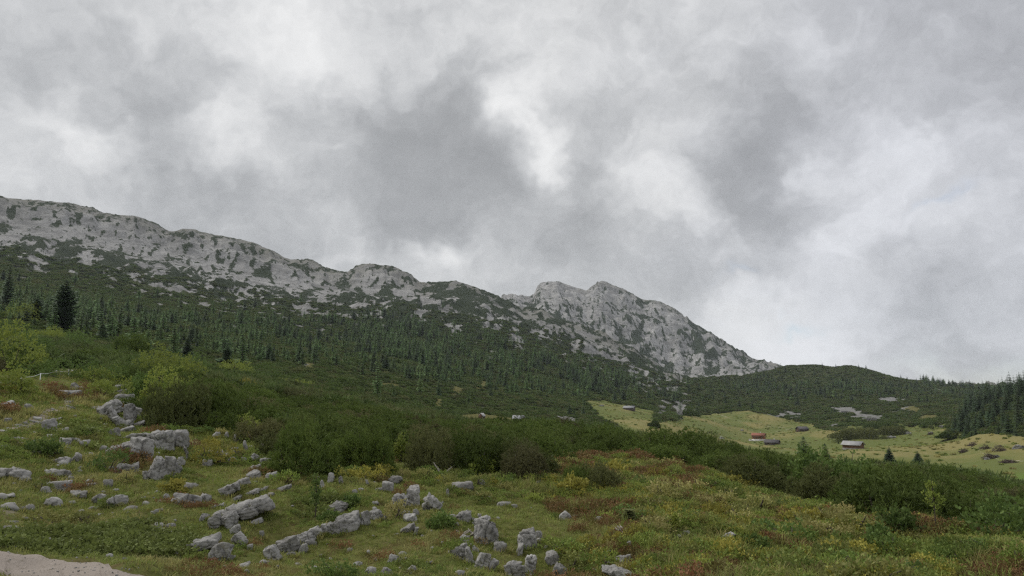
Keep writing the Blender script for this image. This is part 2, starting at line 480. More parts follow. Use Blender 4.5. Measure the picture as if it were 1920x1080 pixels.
def grid_at(A, x, y):
    r = np.hypot(x, y)
    a = np.arctan2(x, y)
    i = np.clip(np.round(np.interp(np.log(np.maximum(r, 2.5)), _lr, np.arange(NR))).astype(int), 0, NR - 1)
    j = np.clip(np.round((a - AZ0) / (AZ1 - AZ0) * (NA - 1)).astype(int), 0, NA - 1)
    return A[i, j]


def at(u, v, rmin=5.0, rmax=6500.0):
    """point of the ground that shows at a photograph pixel"""
    d = pix_dir(u, v)
    d = d / np.hypot(d[0], d[1])
    rs = np.geomspace(rmin, rmax, 4000)
    hz = H(rs * d[0], rs * d[1])
    k = np.nonzero(rs * d[2] <= hz)[0]
    if len(k) == 0:
        k = [np.argmin(hz * 0 + np.abs(rs * d[2] - hz) / rs)]
    r = rs[k[0]]
    return np.array([r * d[0], r * d[1], float(H(r * d[0], r * d[1]))])


# running skyline for visibility tests
_tan = Z / RG
RUNMAX = np.maximum.accumulate(np.vstack([np.full((1, NA), -9.0), _tan[:-1]]), axis=0)


def visible(x, y, top, margin=0.0):
    r = np.hypot(x, y)
    u, v = project(np.stack([x, y, H(x, y)], -1))
    return (u > -70) & (u < 1990) & ((H(x, y) + top) / r > grid_at(RUNMAX, x, y) + margin)


# ------------------------------------------------------------------ materials
def mat(name, build, rough=0.9, spec=0.2):
    m = bpy.data.materials.new(name)
    m.use_nodes = True
    t = m.node_tree
    t.nodes.clear()
    b = NB(t)
    bs = b.n('ShaderNodeBsdfPrincipled')
    bs.inputs['Roughness'].default_value = rough
    bs.inputs['Specular IOR Level'].default_value = spec
    out = b.n('ShaderNodeOutputMaterial')
    b.link(bs.outputs[0], out.inputs[0])
    build(b, bs)
    return m


def setc(b, bs, c):
    if isinstance(c, (tuple, list)):
        bs.inputs['Base Color'].default_value = (*c[:3], 1)
    else:
        b.link(c, bs.inputs['Base Color'])


def bump(b, bs, h, strength=0.5, dist=0.1):
    nd = b.n('ShaderNodeBump')
    nd.inputs['Strength'].default_value = strength
    nd.inputs['Distance'].default_value = dist
    b.link(h, nd.inputs['Height'])
    b.link(nd.outputs[0], bs.inputs['Normal'])


def m_plain(name, c, var=0.15, scale=3.0, rough=0.85, spec=0.2):
    def f(b, bs):
        o = b.coords()
        n = b.noise(o, scale, 5, 0.6)
        k = b.ramp(n, 0.3, 0.7, 1 - var, 1 + var)
        setc(b, bs, b.vmath('SCALE', c, s=k))
    return mat(name, f, rough, spec)


def m_ground(b, bs):
    o = b.coords()
    n1 = b.noise(o, 0.35, 6, 0.62, 0.5)
    n2 = b.noise(o, 2.2, 6, 0.65)
    n3 = b.noise(o, 14, 5, 0.7)
    c = b.mix(b.ramp(n1, 0.38, 0.62), (0.108, 0.130, 0.032), (0.152, 0.152, 0.046))
    c = b.mix(b.ramp(n2, 0.45, 0.7), c, (0.135, 0.105, 0.042))
    c = b.mix(b.math('MULTIPLY', b.attr('lush'), 0.6), c, (0.085, 0.118, 0.028))
    c = b.mix(b.math('MULTIPLY', b.attr('heath'), b.ramp(n2, 0.3, 0.6)), c, (0.095, 0.060, 0.027))
    bare = b.ramp(b.math('ADD', b.attr('bare'), b.math('MULTIPLY', b.math('SUBTRACT', n3, 0.5), 0.9)), 0.35, 0.6)
    c = b.mix(bare, c, (0.30, 0.255, 0.20))
    c = b.mix(b.ramp(n3, 0.35, 0.75, 0.0, 0.5), c, (0.045, 0.048, 0.014))
    setc(b, bs, c)
    bump(b, bs, b.math('ADD', n3, n2), 0.8, 0.05)


def m_meadow(b, bs):
    o = b.coords()
    st = b.vmath('MULTIPLY', o, (1.0, 0.55, 1.0))
    n0 = b.noise(st, 0.012, 4, 0.55, 1.2)
    n1 = b.noise(st, 0.035, 6, 0.6, 0.8)
    n2 = b.noise(o, 0.25, 6, 0.65)
    n3 = b.noise(o, 0.9, 4, 0.6)
    f = b.math('ADD', b.math('MULTIPLY', n1, 0.6), b.math('MULTIPLY', n0, 0.45))
    f = b.math('MULTIPLY_ADD', b.attr('mound'), 0.34, f)
    f = b.math('MULTIPLY_ADD', b.math('SUBTRACT', n2, 0.5), 0.22, f)
    c = b.mix(b.ramp(f, 0.47, 0.72), (0.132, 0.155, 0.048), (0.235, 0.208, 0.084))
    c = b.mix(b.ramp(n3, 0.5, 0.8, 0, 0.45), c, (0.090, 0.096, 0.036))
    c = b.mix(b.attr('lush'), c, (0.130, 0.190, 0.045))
    c = b.mix(b.ramp(b.math('ADD', b.attr('bare'), b.math('MULTIPLY', b.math('SUBTRACT', n2, 0.5), 0.5)), 0.45, 0.65), c, (0.42, 0.37, 0.29))
    setc(b, bs, c)


def rock_tex(b, scale=1.0):
    """bare limestone of the mountains"""
    o = b.coords()
    st = b.vmath('MULTIPLY', o, (0.8, 0.8, 1.9))
    n1 = b.noise(o, 0.006 * scale, 5, 0.55)
    n2 = b.noise(st, 0.022 * scale, 8, 0.70)
    n3 = b.noise(o, 0.075 * scale, 6, 0.72)
    c = b.mix(b.ramp(n1, 0.35, 0.65), (0.365, 0.358, 0.345), (0.475, 0.466, 0.453))
    c = b.mix(b.ramp(n2, 0.40, 0.58), b.vmath('SCALE', c, s=0.64), c)
    c = b.mix(b.ramp(n3, 0.56, 0.63, 0, 0.6), c, (0.085, 0.095, 0.075))
    return c, n2, n3, o


def m_mountain(b, bs):
    c, n2, n3, o = rock_tex(b)
    # high pasture tinge near the crest
    past = b.math('MULTIPLY', b.attr('past'), b.ramp(n2, 0.36, 0.56))
    c = b.mix(past, c, (0.150, 0.146, 0.105))
    fn = b.noise(o, 0.045, 7, 0.78)
    vg = b.ramp(b.math('ADD', b.attr('veg'), b.math('MULTIPLY', b.math('SUBTRACT', fn, 0.5), 1.25)), -0.03, 0.05)
    dark = b.mix(b.noise(o, 0.05, 5, 0.6), (0.028, 0.042, 0.020), (0.042, 0.056, 0.026))
    c = b.mix(vg, c, dark)
    setc(b, bs, c)
    bump(b, bs, b.math('ADD', n2, b.math('MULTIPLY', n3, 0.6)), 1.0, 14.0)


def m_forest(b, bs):
    o = b.coords()
    n1 = b.noise(o, 0.03, 5, 0.6)
    n2 = b.noise(o, 0.25, 6, 0.68)
    n3 = b.noise(o, 0.9, 5, 0.7)
    c = b.mix(n1, (0.036, 0.050, 0.018), (0.060, 0.072, 0.026))
    c = b.mix(b.ramp(n2, 0.5, 0.75, 0, 0.8), c, (0.085, 0.088, 0.032))
    g = b.ramp(b.math('ADD', b.attr('grassy'), b.math('MULTIPLY', b.math('SUBTRACT', n2, 0.5), 0.4)), -0.02, 0.1)
    c = b.mix(g, c, b.mix(n2, (0.105, 0.110, 0.036), (0.165, 0.145, 0.058)))
    rc = b.mix(b.ramp(n3, 0.35, 0.7), (0.14, 0.137, 0.128), (0.36, 0.352, 0.338))
    k = b.ramp(b.math('ADD', b.attr('rock'), b.math('MULTIPLY', b.math('SUBTRACT', n2, 0.5), 1.2)), 0.0, 0.1)
    c = b.mix(k, c, rc)
    # dwarf-pine slopes with open limestone between
    setc(b, bs, c)
    bump(b, bs, b.math('ADD', n2, n3), 0.8, 1.0)


M = {}
M['ground'] = mat('turf', m_ground, 0.95, 0.1)
M['meadow'] = mat('meadow_grass', m_meadow, 0.95, 0.05)
M['mountain'] = mat('mountain_limestone', m_mountain, 0.95, 0.08)
M['forest'] = mat('forest_floor', m_forest, 0.95, 0.05)


def m_rock(b, bs):
    o = b.coords()
    inf = b.n('ShaderNodeObjectInfo')
    p = b.vmath('ADD', o, b.vmath('SCALE', (31.7, 11.3, 7.9), s=inf.outputs['Random']))
    n1 = b.noise(p, 1.6, 6, 0.6)
    n2 = b.noise(p, 7.0, 7, 0.7, 0.4)
    n3 = b.noise(b.vmath('MULTIPLY', p, (1.0, 1.0, 0.35)), 16, 6, 0.75)
    c = b.mix(b.ramp(n1, 0.3, 0.7), (0.245, 0.237, 0.220), (0.395, 0.386, 0.368))
    c = b.mix(b.ramp(n2, 0.50, 0.62, 0, 0.75), c, (0.095, 0.092, 0.085))
    c = b.mix(b.ramp(n3, 0.58, 0.72, 0, 0.8), c, (0.07, 0.068, 0.062))
    c = b.mix(b.ramp(n3, 0.42, 0.30, 0, 0.35), c, (0.46, 0.45, 0.43))
    c = b.mix(b.ramp(b.noise(p, 3.3, 4, 0.6), 0.66, 0.74, 0, 0.8), c, (0.088, 0.090, 0.030))
    k = b.ramp(inf.outputs['Random'], 0, 1, 0.82, 1.12, False)
    setc(b, bs, b.vmath('SCALE', c, s=k))
    bump(b, bs, b.math('ADD', n2, b.math('MULTIPLY', n3, 0.7)), 0.65, 0.05)


def m_rock_far(b, bs):
    o = b.coords()
    n1 = b.noise(o, 0.25, 6, 0.65)
    n2 = b.noise(b.vmath('MULTIPLY', o, (1, 1, 0.4)), 0.9, 6, 0.7)
    c = b.mix(b.ramp(n1, 0.35, 0.65), (0.20, 0.195, 0.185), (0.36, 0.352, 0.34))
    c = b.mix(b.ramp(n2, 0.5, 0.62, 0, 0.8), c, (0.085, 0.09, 0.07))
    setc(b, bs, c)
    bump(b, bs, b.math('ADD', n1, n2), 0.9, 1.0)


M['rock_far'] = mat('meadow_limestone', m_rock_far, 0.95, 0.1)
M['rock'] = mat('boulder_limestone', m_rock, 0.92, 0.15)


def leaf_mat(name, c1, c2, c3=None, trans=0.12, amt3=0.3, inst=True, spec=0.25):
    """foliage: colour varies leaf to leaf by position and plant to plant"""
    def f(b, bs):
        o = b.coords()
        inf = b.n('ShaderNodeObjectInfo')
        n = b.noise(b.vmath('ADD', o, b.vmath('SCALE', (13.1, 5.7, 3.3), s=inf.outputs['Random'])), 2.2, 4, 0.7)
        c = b.mix(b.ramp(n, 0.32, 0.68), c1, c2)
        if c3 is not None:
            c = b.mix(b.ramp(inf.outputs['Random'], 1 - amt3 * 1.6, 1.0, 0, 0.9, False), c, c3)
        k = b.ramp(b.math('FRACT', b.math('MULTIPLY', inf.outputs['Random'], 7.31)), 0, 1, 0.68, 1.34, False)
        setc(b, bs, b.vmath('SCALE', c, s=k))
        if trans:
            bs.inputs['Transmission Weight'].default_value = 0.0
            tr = b.n('ShaderNodeBsdfTranslucent')
            b.link(b.vmath('SCALE', c, s=1.3), tr.inputs['Color'])
            mx = b.n('ShaderNodeMixShader')
            mx.inputs[0].default_value = trans
            b.link(bs.outputs[0], mx.inputs[1])
            b.link(tr.outputs[0], mx.inputs[2])
            out = [x for x in b.t.nodes if x.type == 'OUTPUT_MATERIAL'][0]
            b.link(mx.outputs[0], out.inputs[0])
    return mat(name, f, 0.75, spec)


M['mugo'] = leaf_mat('mountain_pine_needles', (0.085, 0.125, 0.027), (0.130, 0.174, 0.037), (0.154, 0.137, 0.067), 0.15, 0.16)
M['mugo_far'] = leaf_mat('mountain_pine_needles_far', (0.081, 0.125, 0.035), (0.125, 0.171, 0.046), (0.152, 0.157, 0.065), 0.12, 0.3)
M['spruce'] = leaf_mat('spruce_needles', (0.035, 0.065, 0.029), (0.062, 0.100, 0.042), (0.076, 0.110, 0.049), 0.1, 0.3)
M['larch'] = leaf_mat('larch_needles', (0.099, 0.174, 0.061), (0.145, 0.234, 0.083), (0.161, 0.222, 0.083), 0.2, 0.3)
M['willow'] = leaf_mat('willow_leaves', (0.197, 0.256, 0.051), (0.282, 0.316, 0.068), None, 0.25)
M['willow_dark'] = leaf_mat('alder_leaves', (0.090, 0.145, 0.038), (0.138, 0.196, 0.049), None, 0.25)
M['yellowleaf'] = leaf_mat('bilberry_leaves', (0.254, 0.245, 0.050), (0.358, 0.319, 0.067), None, 0.2)
M['grass'] = leaf_mat('grass_blades', (0.177, 0.229, 0.050), (0.259, 0.296, 0.074), (0.288, 0.253, 0.094), 0.25, 0.3)
M['grass_lush'] = leaf_mat('lush_herb_leaves', (0.125, 0.160, 0.042), (0.175, 0.205, 0.058), None, 0.25)
M['grass_dry'] = leaf_mat('dry_grass_blades', (0.279, 0.273, 0.092), (0.398, 0.351, 0.143), (0.229, 0.249, 0.071), 0.25, 0.3)
M['heath'] = leaf_mat('heath_leaves', (0.166, 0.151, 0.045), (0.185, 0.117, 0.053), (0.226, 0.109, 0.056), 0.2, 0.45)
M['heath_green'] = leaf_mat('bilberry_green_leaves', (0.135, 0.199, 0.046), (0.222, 0.268, 0.058), (0.193, 0.176, 0.062), 0.2, 0.3)
M['bark'] = m_plain('bark', (0.085, 0.070, 0.056), 0.3, 6)
M['deadwood'] = m_plain('bleached_deadwood', (0.36, 0.33, 0.29), 0.3, 9)
M['brush'] = m_plain('cut_brushwood', (0.115, 0.088, 0.075), 0.35, 4)


# ------------------------------------------------------------------ object helpers
def mesh(name, verts, faces, mats=(), smooth_=False, midx=None):
    me = bpy.data.meshes.new(name)
    verts = np.asarray(verts, np.float32).reshape(-1, 3)
    if isinstance(faces, np.ndarray):
        n, k = faces.shape
        me.vertices.add(len(verts))
        me.vertices.foreach_set('co', verts.ravel())
        me.loops.add(n * k)
        me.loops.foreach_set('vertex_index', faces.astype(np.int32).ravel())
        me.polygons.add(n)
        me.polygons.foreach_set('loop_start', np.arange(0, n * k, k, dtype=np.int32))
        me.update(calc_edges=True)
    else:
        me.from_pydata([tuple(v) for v in verts], [], faces)
        me.update()
    for m in mats:
        me.materials.append(m)
    if midx is not None:
        me.polygons.foreach_set('material_index', np.asarray(midx, np.int32))
    if smooth_:
        me.polygons.foreach_set('use_smooth', np.ones(len(me.polygons), bool))
    return me


def obj(name, me, parent=None, loc=None, rot=None, scale=None):
    o = bpy.data.objects.new(name, me)
    COL.objects.link(o)
    if parent is not None:
        o.parent = parent
    if loc is not None:
        o.location = [float(c) for c in loc]
    if rot is not None:
        o.rotation_euler = [float(c) for c in rot]
    if scale is not None:
        o.scale = (scale,) * 3 if np.isscalar(scale) else [float(c) for c in scale]
    return o


def tag(o, label=None, cat=None, group=None, kind=None):
    if label:
        o['label'] = label
    if cat:
        o['category'] = cat
    if group:
        o['group'] = group
    if kind:
        o['kind'] = kind
    return o


def add_attr(me, name, vals):
    a = me.attributes.new(name, 'FLOAT', 'POINT')
    a.data.foreach_set('value', np.asarray(vals, np.float32).ravel())


# ------------------------------------------------------------------ terrain meshes, split into the pieces of the setting
TRAIL = [(-60, 830), (0, 812), (40, 800), (75, 785), (110, 772), (135, 757), (125, 745)]
bare = 1.0 * smooth(9, 3, seg_dist(UU, VV * 1.0, TRAIL)) * (RG < 60)
bare = np.maximum(bare, 0.55 * smooth(1.2, 0.0, np.hypot((UU - 20) / 50, (VV - 940) / 26)) * (RG < 60))
bare = np.maximum(bare, 0.5 * smooth(1.2, 0.0, np.hypot((UU - 300) / 60, (VV - 985) / 14)) * (RG < 60))
MTRAIL = [(1730, 838), (1780, 838), (1800, 843), (1840, 852), (1870, 858), (1930, 864)]
bare = np.maximum(bare, 0.62 * smooth(1.5, 0.2, seg_dist(UU, VV * 1.0, MTRAIL)) * (RG > 250) * meadow)
for ln in ([(1275, 765), (1440, 800), (1475, 802)], [(1450, 808), (1500, 800)]):
    bare = np.maximum(bare, 0.5 * smooth(2.0, 0.5, seg_dist(UU, VV, ln)) * meadow)
lush = smooth(1.15, 0.4, np.hypot((UU - 150) / 260, (VV - 1010) / 50)) * (RG < 60)
lush = np.maximum(lush, smooth(1.2, 0.6, np.hypot((UU - 1960) / 90, (VV - 889) / 10)) * meadow)
heath_m = smooth(1050, 1350, UU + fbm(X, Y, 6, 3, 0.5, 51) * 350) * (RG < 60) * smooth(-0.35, 0.25, fbm(X, Y, 3.0, 3, 0.5, 52))
past = 0.75 * smooth(42, 4, VV - L([(a, c) for a, c in RINGS[2500]])(UU)) * (RG < 3000) * 0.9
past = np.where(RG > 3000, smooth(26, 4, VV - L([(a, c) for a, c in RINGS[4500]])(UU)) * 0.6 * (UU > 1085), past)
mound = fbm(X, Y * 0.6, 90, 3, 0.45, 14)

region = np.full((NR, NA), 0)                      # ground
region[(RG >= 190)] = 2                             # forest slope (left)
region[(RG >= 190) & (UU > 1275)] = 3               # forest hill (right)
region[(RG >= 1330) & (UU <= 1275)] = 4             # mountain ridge
region[(RG >= 1700) & (UU > 1275) & (UU <= 1310)] = 4
region[(RG >= 3050)] = 5                            # far peaks
region[meadow | (clearing & False)] = 1
specs = [(0, 'ground', 'ground', {'lush': lush, 'bare': bare, 'heath': heath_m}),
         (1, 'meadow', 'meadow', {'lush': lush, 'bare': bare, 'mound': mound}),
         (2, 'hillside', 'forest', {'rock': ROCK, 'grassy': GRASSY}),
         (3, 'hill', 'forest', {'rock': ROCK, 'grassy': GRASSY}),
         (4, 'mountain_ridge', 'mountain', {'veg': VEG, 'past': past}),
         (5, 'mountain_peak', 'mountain', {'veg': VEG, 'past': past})]
LAB = {'ground': ('rough alpine turf slope in the foreground', 'ground'), 'meadow': ('green and golden alpine meadow on the valley floor', 'meadow'),
       'hillside': ('forested slope rising on the left below the rocky ridge', 'hillside'), 'hill': ('dark wooded hill behind the meadow on the right', 'hill'),
       'mountain_ridge': ('long pale limestone ridge with dwarf pine patches on the left', 'mountain'), 'mountain_peak': ('double-topped pale limestone peaks at the picture centre', 'mountain')}
XYZ = np.stack([X, Y, Z], -1).reshape(-1, 3)
qi = np.arange((NR - 1) * NA).reshape(NR - 1, NA)[:, :-1]
quads = np.stack([qi, qi + 1, qi + 1 + NA, qi + NA], -1).reshape(-1, 4)
# upward-facing winding: (r, phi), (r, phi+1) ... phi grows to the right
quads = quads[:, ::-1]
qreg = region[:-1, :-1].reshape(-1)
for k, name, mk, attrs in specs:
    q = quads[qreg == k]
    ids, inv = np.unique(q, return_inverse=True)
    me = mesh(name, XYZ[ids], inv.reshape(-1, 4), [M[mk]], True)
    for an, av in attrs.items():
        add_attr(me, an, av.reshape(-1)[ids])
    o = obj(name, me)
    tag(o, LAB[name][0], LAB[name][1], kind='structure')



# ------------------------------------------------------------------ plant meshes
def unit(a):
    return a / np.maximum(np.linalg.norm(a, axis=-1, keepdims=True), 1e-9)


def needles(base, axis, n, length, width, spread, r):
    """n thin triangles from each base point, fanned about its axis -> (verts, tris)"""
    K = len(base)
    d = unit(axis[:, None, :] + r.normal(0, spread, (K, n, 3)))
    ln = length * r.uniform(0.6, 1.15, (K, n, 1))
    side = unit(np.cross(d, r.normal(0, 1, (K, n, 3)))) * width
    b0 = base[:, None, :] + d * ln * r.uniform(-0.15, 0.35, (K, n, 1))
    v = np.stack([b0 - side, b0 + side, b0 + d * ln], 2).reshape(-1, 3)
    return v, np.arange(len(v)).reshape(-1, 3)


def leaves(base, axis, n, length, width, spread, r):
    """n diamond leaves from each base -> quads"""
    K = len(base)
    d = unit(axis[:, None, :] + r.normal(0, spread, (K, n, 3)))
    ln = length * r.uniform(0.6, 1.2, (K, n, 1))
    side = unit(np.cross(d, r.normal(0, 1, (K, n, 3)))) * width
    b0 = base[:, None, :] + r.normal(0, length * 0.45, (K, n, 3))
    v = np.stack([b0, b0 + d * ln * 0.5 - side, b0 + d * ln, b0 + d * ln * 0.5 + side], 2).reshape(-1, 3)
    return v, np.arange(len(v)).reshape(-1, 4)


def tri_of_quads(q):
    return np.concatenate([q[:, [0, 1, 2]], q[:, [0, 2, 3]]])


class Bag:
    """collects triangles with material slots"""
    def __init__(self):
        self.v, self.f, self.m, self.n = [], [], [], 0

    def add(self, v, f, mi=0):
        v = np.asarray(v, float)
        f = np.asarray(f)
        if f.shape[1] == 4:
            f = tri_of_quads(f)
        self.v.append(v)
        self.f.append(f + self.n)
        self.m.append(np.full(len(f), mi))
        self.n += len(v)

    def tube(self, pts, rad, sides=5, mi=0):
        pts = np.asarray(pts, float)
        rad = np.broadcast_to(np.asarray(rad, float), (len(pts),))
        t = unit(np.gradient(pts, axis=0))
        ref = np.array([0.31, 0.2, 0.93]) if abs(t[0, 2]) < 0.9 else np.array([1.0, 0.1, 0])
        a = unit(np.cross(t, ref))
        c = np.cross(t, a)
        an = np.linspace(0, 2 * math.pi, sides, endpoint=False)
        ring = pts[:, None, :] + rad[:, None, None] * (np.cos(an)[None, :, None] * a[:, None, :] + np.sin(an)[None, :, None] * c[:, None, :])
        v = ring.reshape(-1, 3)
        f = []
        for i in range(len(pts) - 1):
            for j in range(sides):
                k = (j + 1) % sides
                f.append((i * sides + j, i * sides + k, (i + 1) * sides + k, (i + 1) * sides + j))
        for j in range(1, sides - 1):
            f.append(((len(pts) - 1) * sides, (len(pts) - 1) * sides + j, (len(pts) - 1) * sides + j + 1, (len(pts) - 1) * sides + j + 1))
        self.add(v, np.array(f), mi)

    def box(self, c, s, mi=0, rotz=0.0):
        c, s = np.asarray(c, float), np.asarray(s, float) / 2
        v = np.array([(x, y, z) for x in (-1, 1) for y in (-1, 1) for z in (-1, 1)], float) * s
        ca, sa = math.cos(rotz), math.sin(rotz)
        v = np.stack([v[:, 0] * ca - v[:, 1] * sa, v[:, 0] * sa + v[:, 1] * ca, v[:, 2]], -1) + c
        f = np.array([(0, 1, 3, 2), (4, 6, 7, 5), (0, 4, 5, 1), (2, 3, 7, 6), (0, 2, 6, 4), (1, 5, 7, 3)])
        self.add(v, f, mi)

    def mesh(self, name, mats, sm=False):
        return mesh(name, np.concatenate(self.v), np.concatenate(self.f), mats, sm, np.concatenate(self.m))


def dome_points(r, n, lobes, shell=(0.75, 1.0)):
    """points and outward axes on a lobed, flattened crown (unit-ish size)"""
    cx, cr, ch = lobes
    k = r.choice(len(cr), n, p=cr**2 / (cr**2).sum())
    d = unit(r.normal(0, 1, (n, 3)) + np.array([0, 0, 0.35]))
    d[:, 2] = np.abs(d[:, 2]) * 0.95 + 0.0
    low = r.random(n) < 0.2
    d[low, 2] *= 0.25
    s = r.uniform(*shell, (n, 1))
    p = np.concatenate([cx[k], np.zeros((n, 1))], 1) + d * s * np.stack([cr[k], cr[k], ch[k]], -1)
    # keep the outer skin: drop points buried inside other lobes
    keep = np.ones(n, bool)
    for j in range(len(cr)):
        q = ((p[:, 0] - cx[j, 0]) / cr[j]) ** 2 + ((p[:, 1] - cx[j, 1]) / cr[j]) ** 2 + (p[:, 2] / ch[j]) ** 2
        keep &= ~((q < 0.5) & (k != j))
    return p[keep], d[keep]


def make_mugo(seed, tips=1150, nn=12, ln=0.13, wd=0.011, inner=420, w=1.5, h=1.55, lob=8, mt='mugo'):
    r = np.random.default_rng(seed)
    an_ = np.arange(lob - 1) * 2 * math.pi / (lob - 1) + r.uniform(-.4, .4, lob - 1)
    cx = np.concatenate([np.zeros((1, 2)), np.stack([np.cos(an_), np.sin(an_)], -1) * r.uniform(0.42, 0.72, (lob - 1, 1)) * w])
    cr = np.concatenate([[0.5 * w], r.uniform(0.28, 0.44, lob - 1) * w])
    ch = np.concatenate([[h * 0.95], r.uniform(0.55, 0.98, lob - 1) * h])
    lobes = (cx, cr, ch)
    b = Bag()
    p, d = dome_points(r, tips, lobes, (0.82, 1.03))
    ax = unit(d * 1.0 + np.array([0, 0, 0.75]))
    v, f = needles(p, ax, nn, ln, wd, 0.55, r)
    b.add(v, f, 0)
    p2, d2 = dome_points(r, inner, lobes, (0.5, 0.8))
    v, f = needles(p2, unit(d2 + np.array([0, 0, .5])), 10, ln * 2.0, wd * 2.6, 0.6, r)
    b.add(v, f, 0)
    for i in range(10):
        j = r.integers(len(p))
        e = p[j] * np.array([0.85, 0.85, 0.9])
        m_ = e * np.array([0.7, 0.7, 0.25])
        b.tube([np.array([0, 0, -0.2]), m_, e], [0.05, 0.035, 0.012], 4, 1)
    return b.mesh('mountain_pine_shrub', [M[mt], M['bark']])


def make_broad(seed, n=420, per=6, ln=0.09, wd=0.028, w=1.0, h=1.3, lob=6, mt='willow', upright=0.4, sh=(0.55, 1.05), stems=12):
    r = np.random.default_rng(seed)
    cx = np.concatenate([np.zeros((1, 2)), r.normal(0, 0.42 * w, (lob - 1, 2))])
    cr = np.concatenate([[0.6 * w], r.uniform(0.28, 0.5, lob - 1) * w])
    ch = np.concatenate([[h * 0.9], r.uniform(0.5, 1.05, lob - 1) * h])
    p, d = dome_points(r, n, (cx, cr, ch), sh)
    b = Bag()
    v, f = leaves(p, unit(d + np.array([0, 0, upright])), per, ln, wd, 0.6, r)
    b.add(v, f, 0)
    for i in range(stems):
        e = p[r.integers(len(p))] * np.array([0.95, 0.95, 1.0])
        b.tube([np.array([r.normal(0, .05), r.normal(0, .05), -0.15]), e * np.array([0.5, 0.5, 0.45]), e], [0.025, 0.018, 0.006], 4, 1)
    return b.mesh('leafy_bush', [M[mt], M['bark']])


def make_grass(seed, n=18, h=0.1, wd=0.007, lean=0.5, rad=0.07, mt='grass'):
    r = np.random.default_rng(seed)
    a = r.uniform(0, 2 * math.pi, n)
    q = rad * np.sqrt(r.random(n))
    b0 = np.stack([q * np.cos(a), q * np.sin(a), np.full(n, -0.02)], -1)
    ln = h * r.uniform(0.5, 1.2, n)
    dr = a + r.normal(0, 0.8, n)
    le = lean * r.uniform(0.2, 1.2, n)
    out = np.stack([np.cos(dr), np.sin(dr), np.zeros(n)], -1)
    mid_ = b0 + np.stack([out[:, 0] * le * ln * 0.3, out[:, 1] * le * ln * 0.3, ln * 0.6], -1)
    tip = b0 + np.stack([out[:, 0] * le * ln, out[:, 1] * le * ln, ln * (1 - 0.25 * le)], -1)
    side = np.stack([-np.sin(dr), np.cos(dr), np.zeros(n)], -1) * wd
    v = np.stack([b0 - side, b0 + side, mid_ + side * 0.8, mid_ - side * 0.8, tip], 1).reshape(-1, 3)
    i = np.arange(n)[:, None] * 5
    f = np.concatenate([i + np.array([[0, 1, 2]]), i + np.array([[0, 2, 3]]), i + np.array([[3, 2, 4]])])
    return mesh('grass_tuft', v, f, [M[mt]])


def make_herb(seed, n=34, h=0.14, ln=0.06, wd=0.022, rad=0.14, mt='grass_lush', up=0.6):
    r = np.random.default_rng(seed)
    a = r.uniform(0, 2 * math.pi, n)
    q = rad * np.sqrt(r.random(n))
    p = np.stack([q * np.cos(a), q * np.sin(a), h * (1 - (q / rad) ** 2 * 0.6) * r.uniform(0.3, 1.0, n)], -1)
    ax = unit(np.stack([np.cos(a), np.sin(a), np.full(n, up)], -1))
    v, f = leaves(p, ax, 2, ln, wd, 0.45, r)
    return mesh('herb_tuft', v, tri_of_quads(f), [M[mt]])


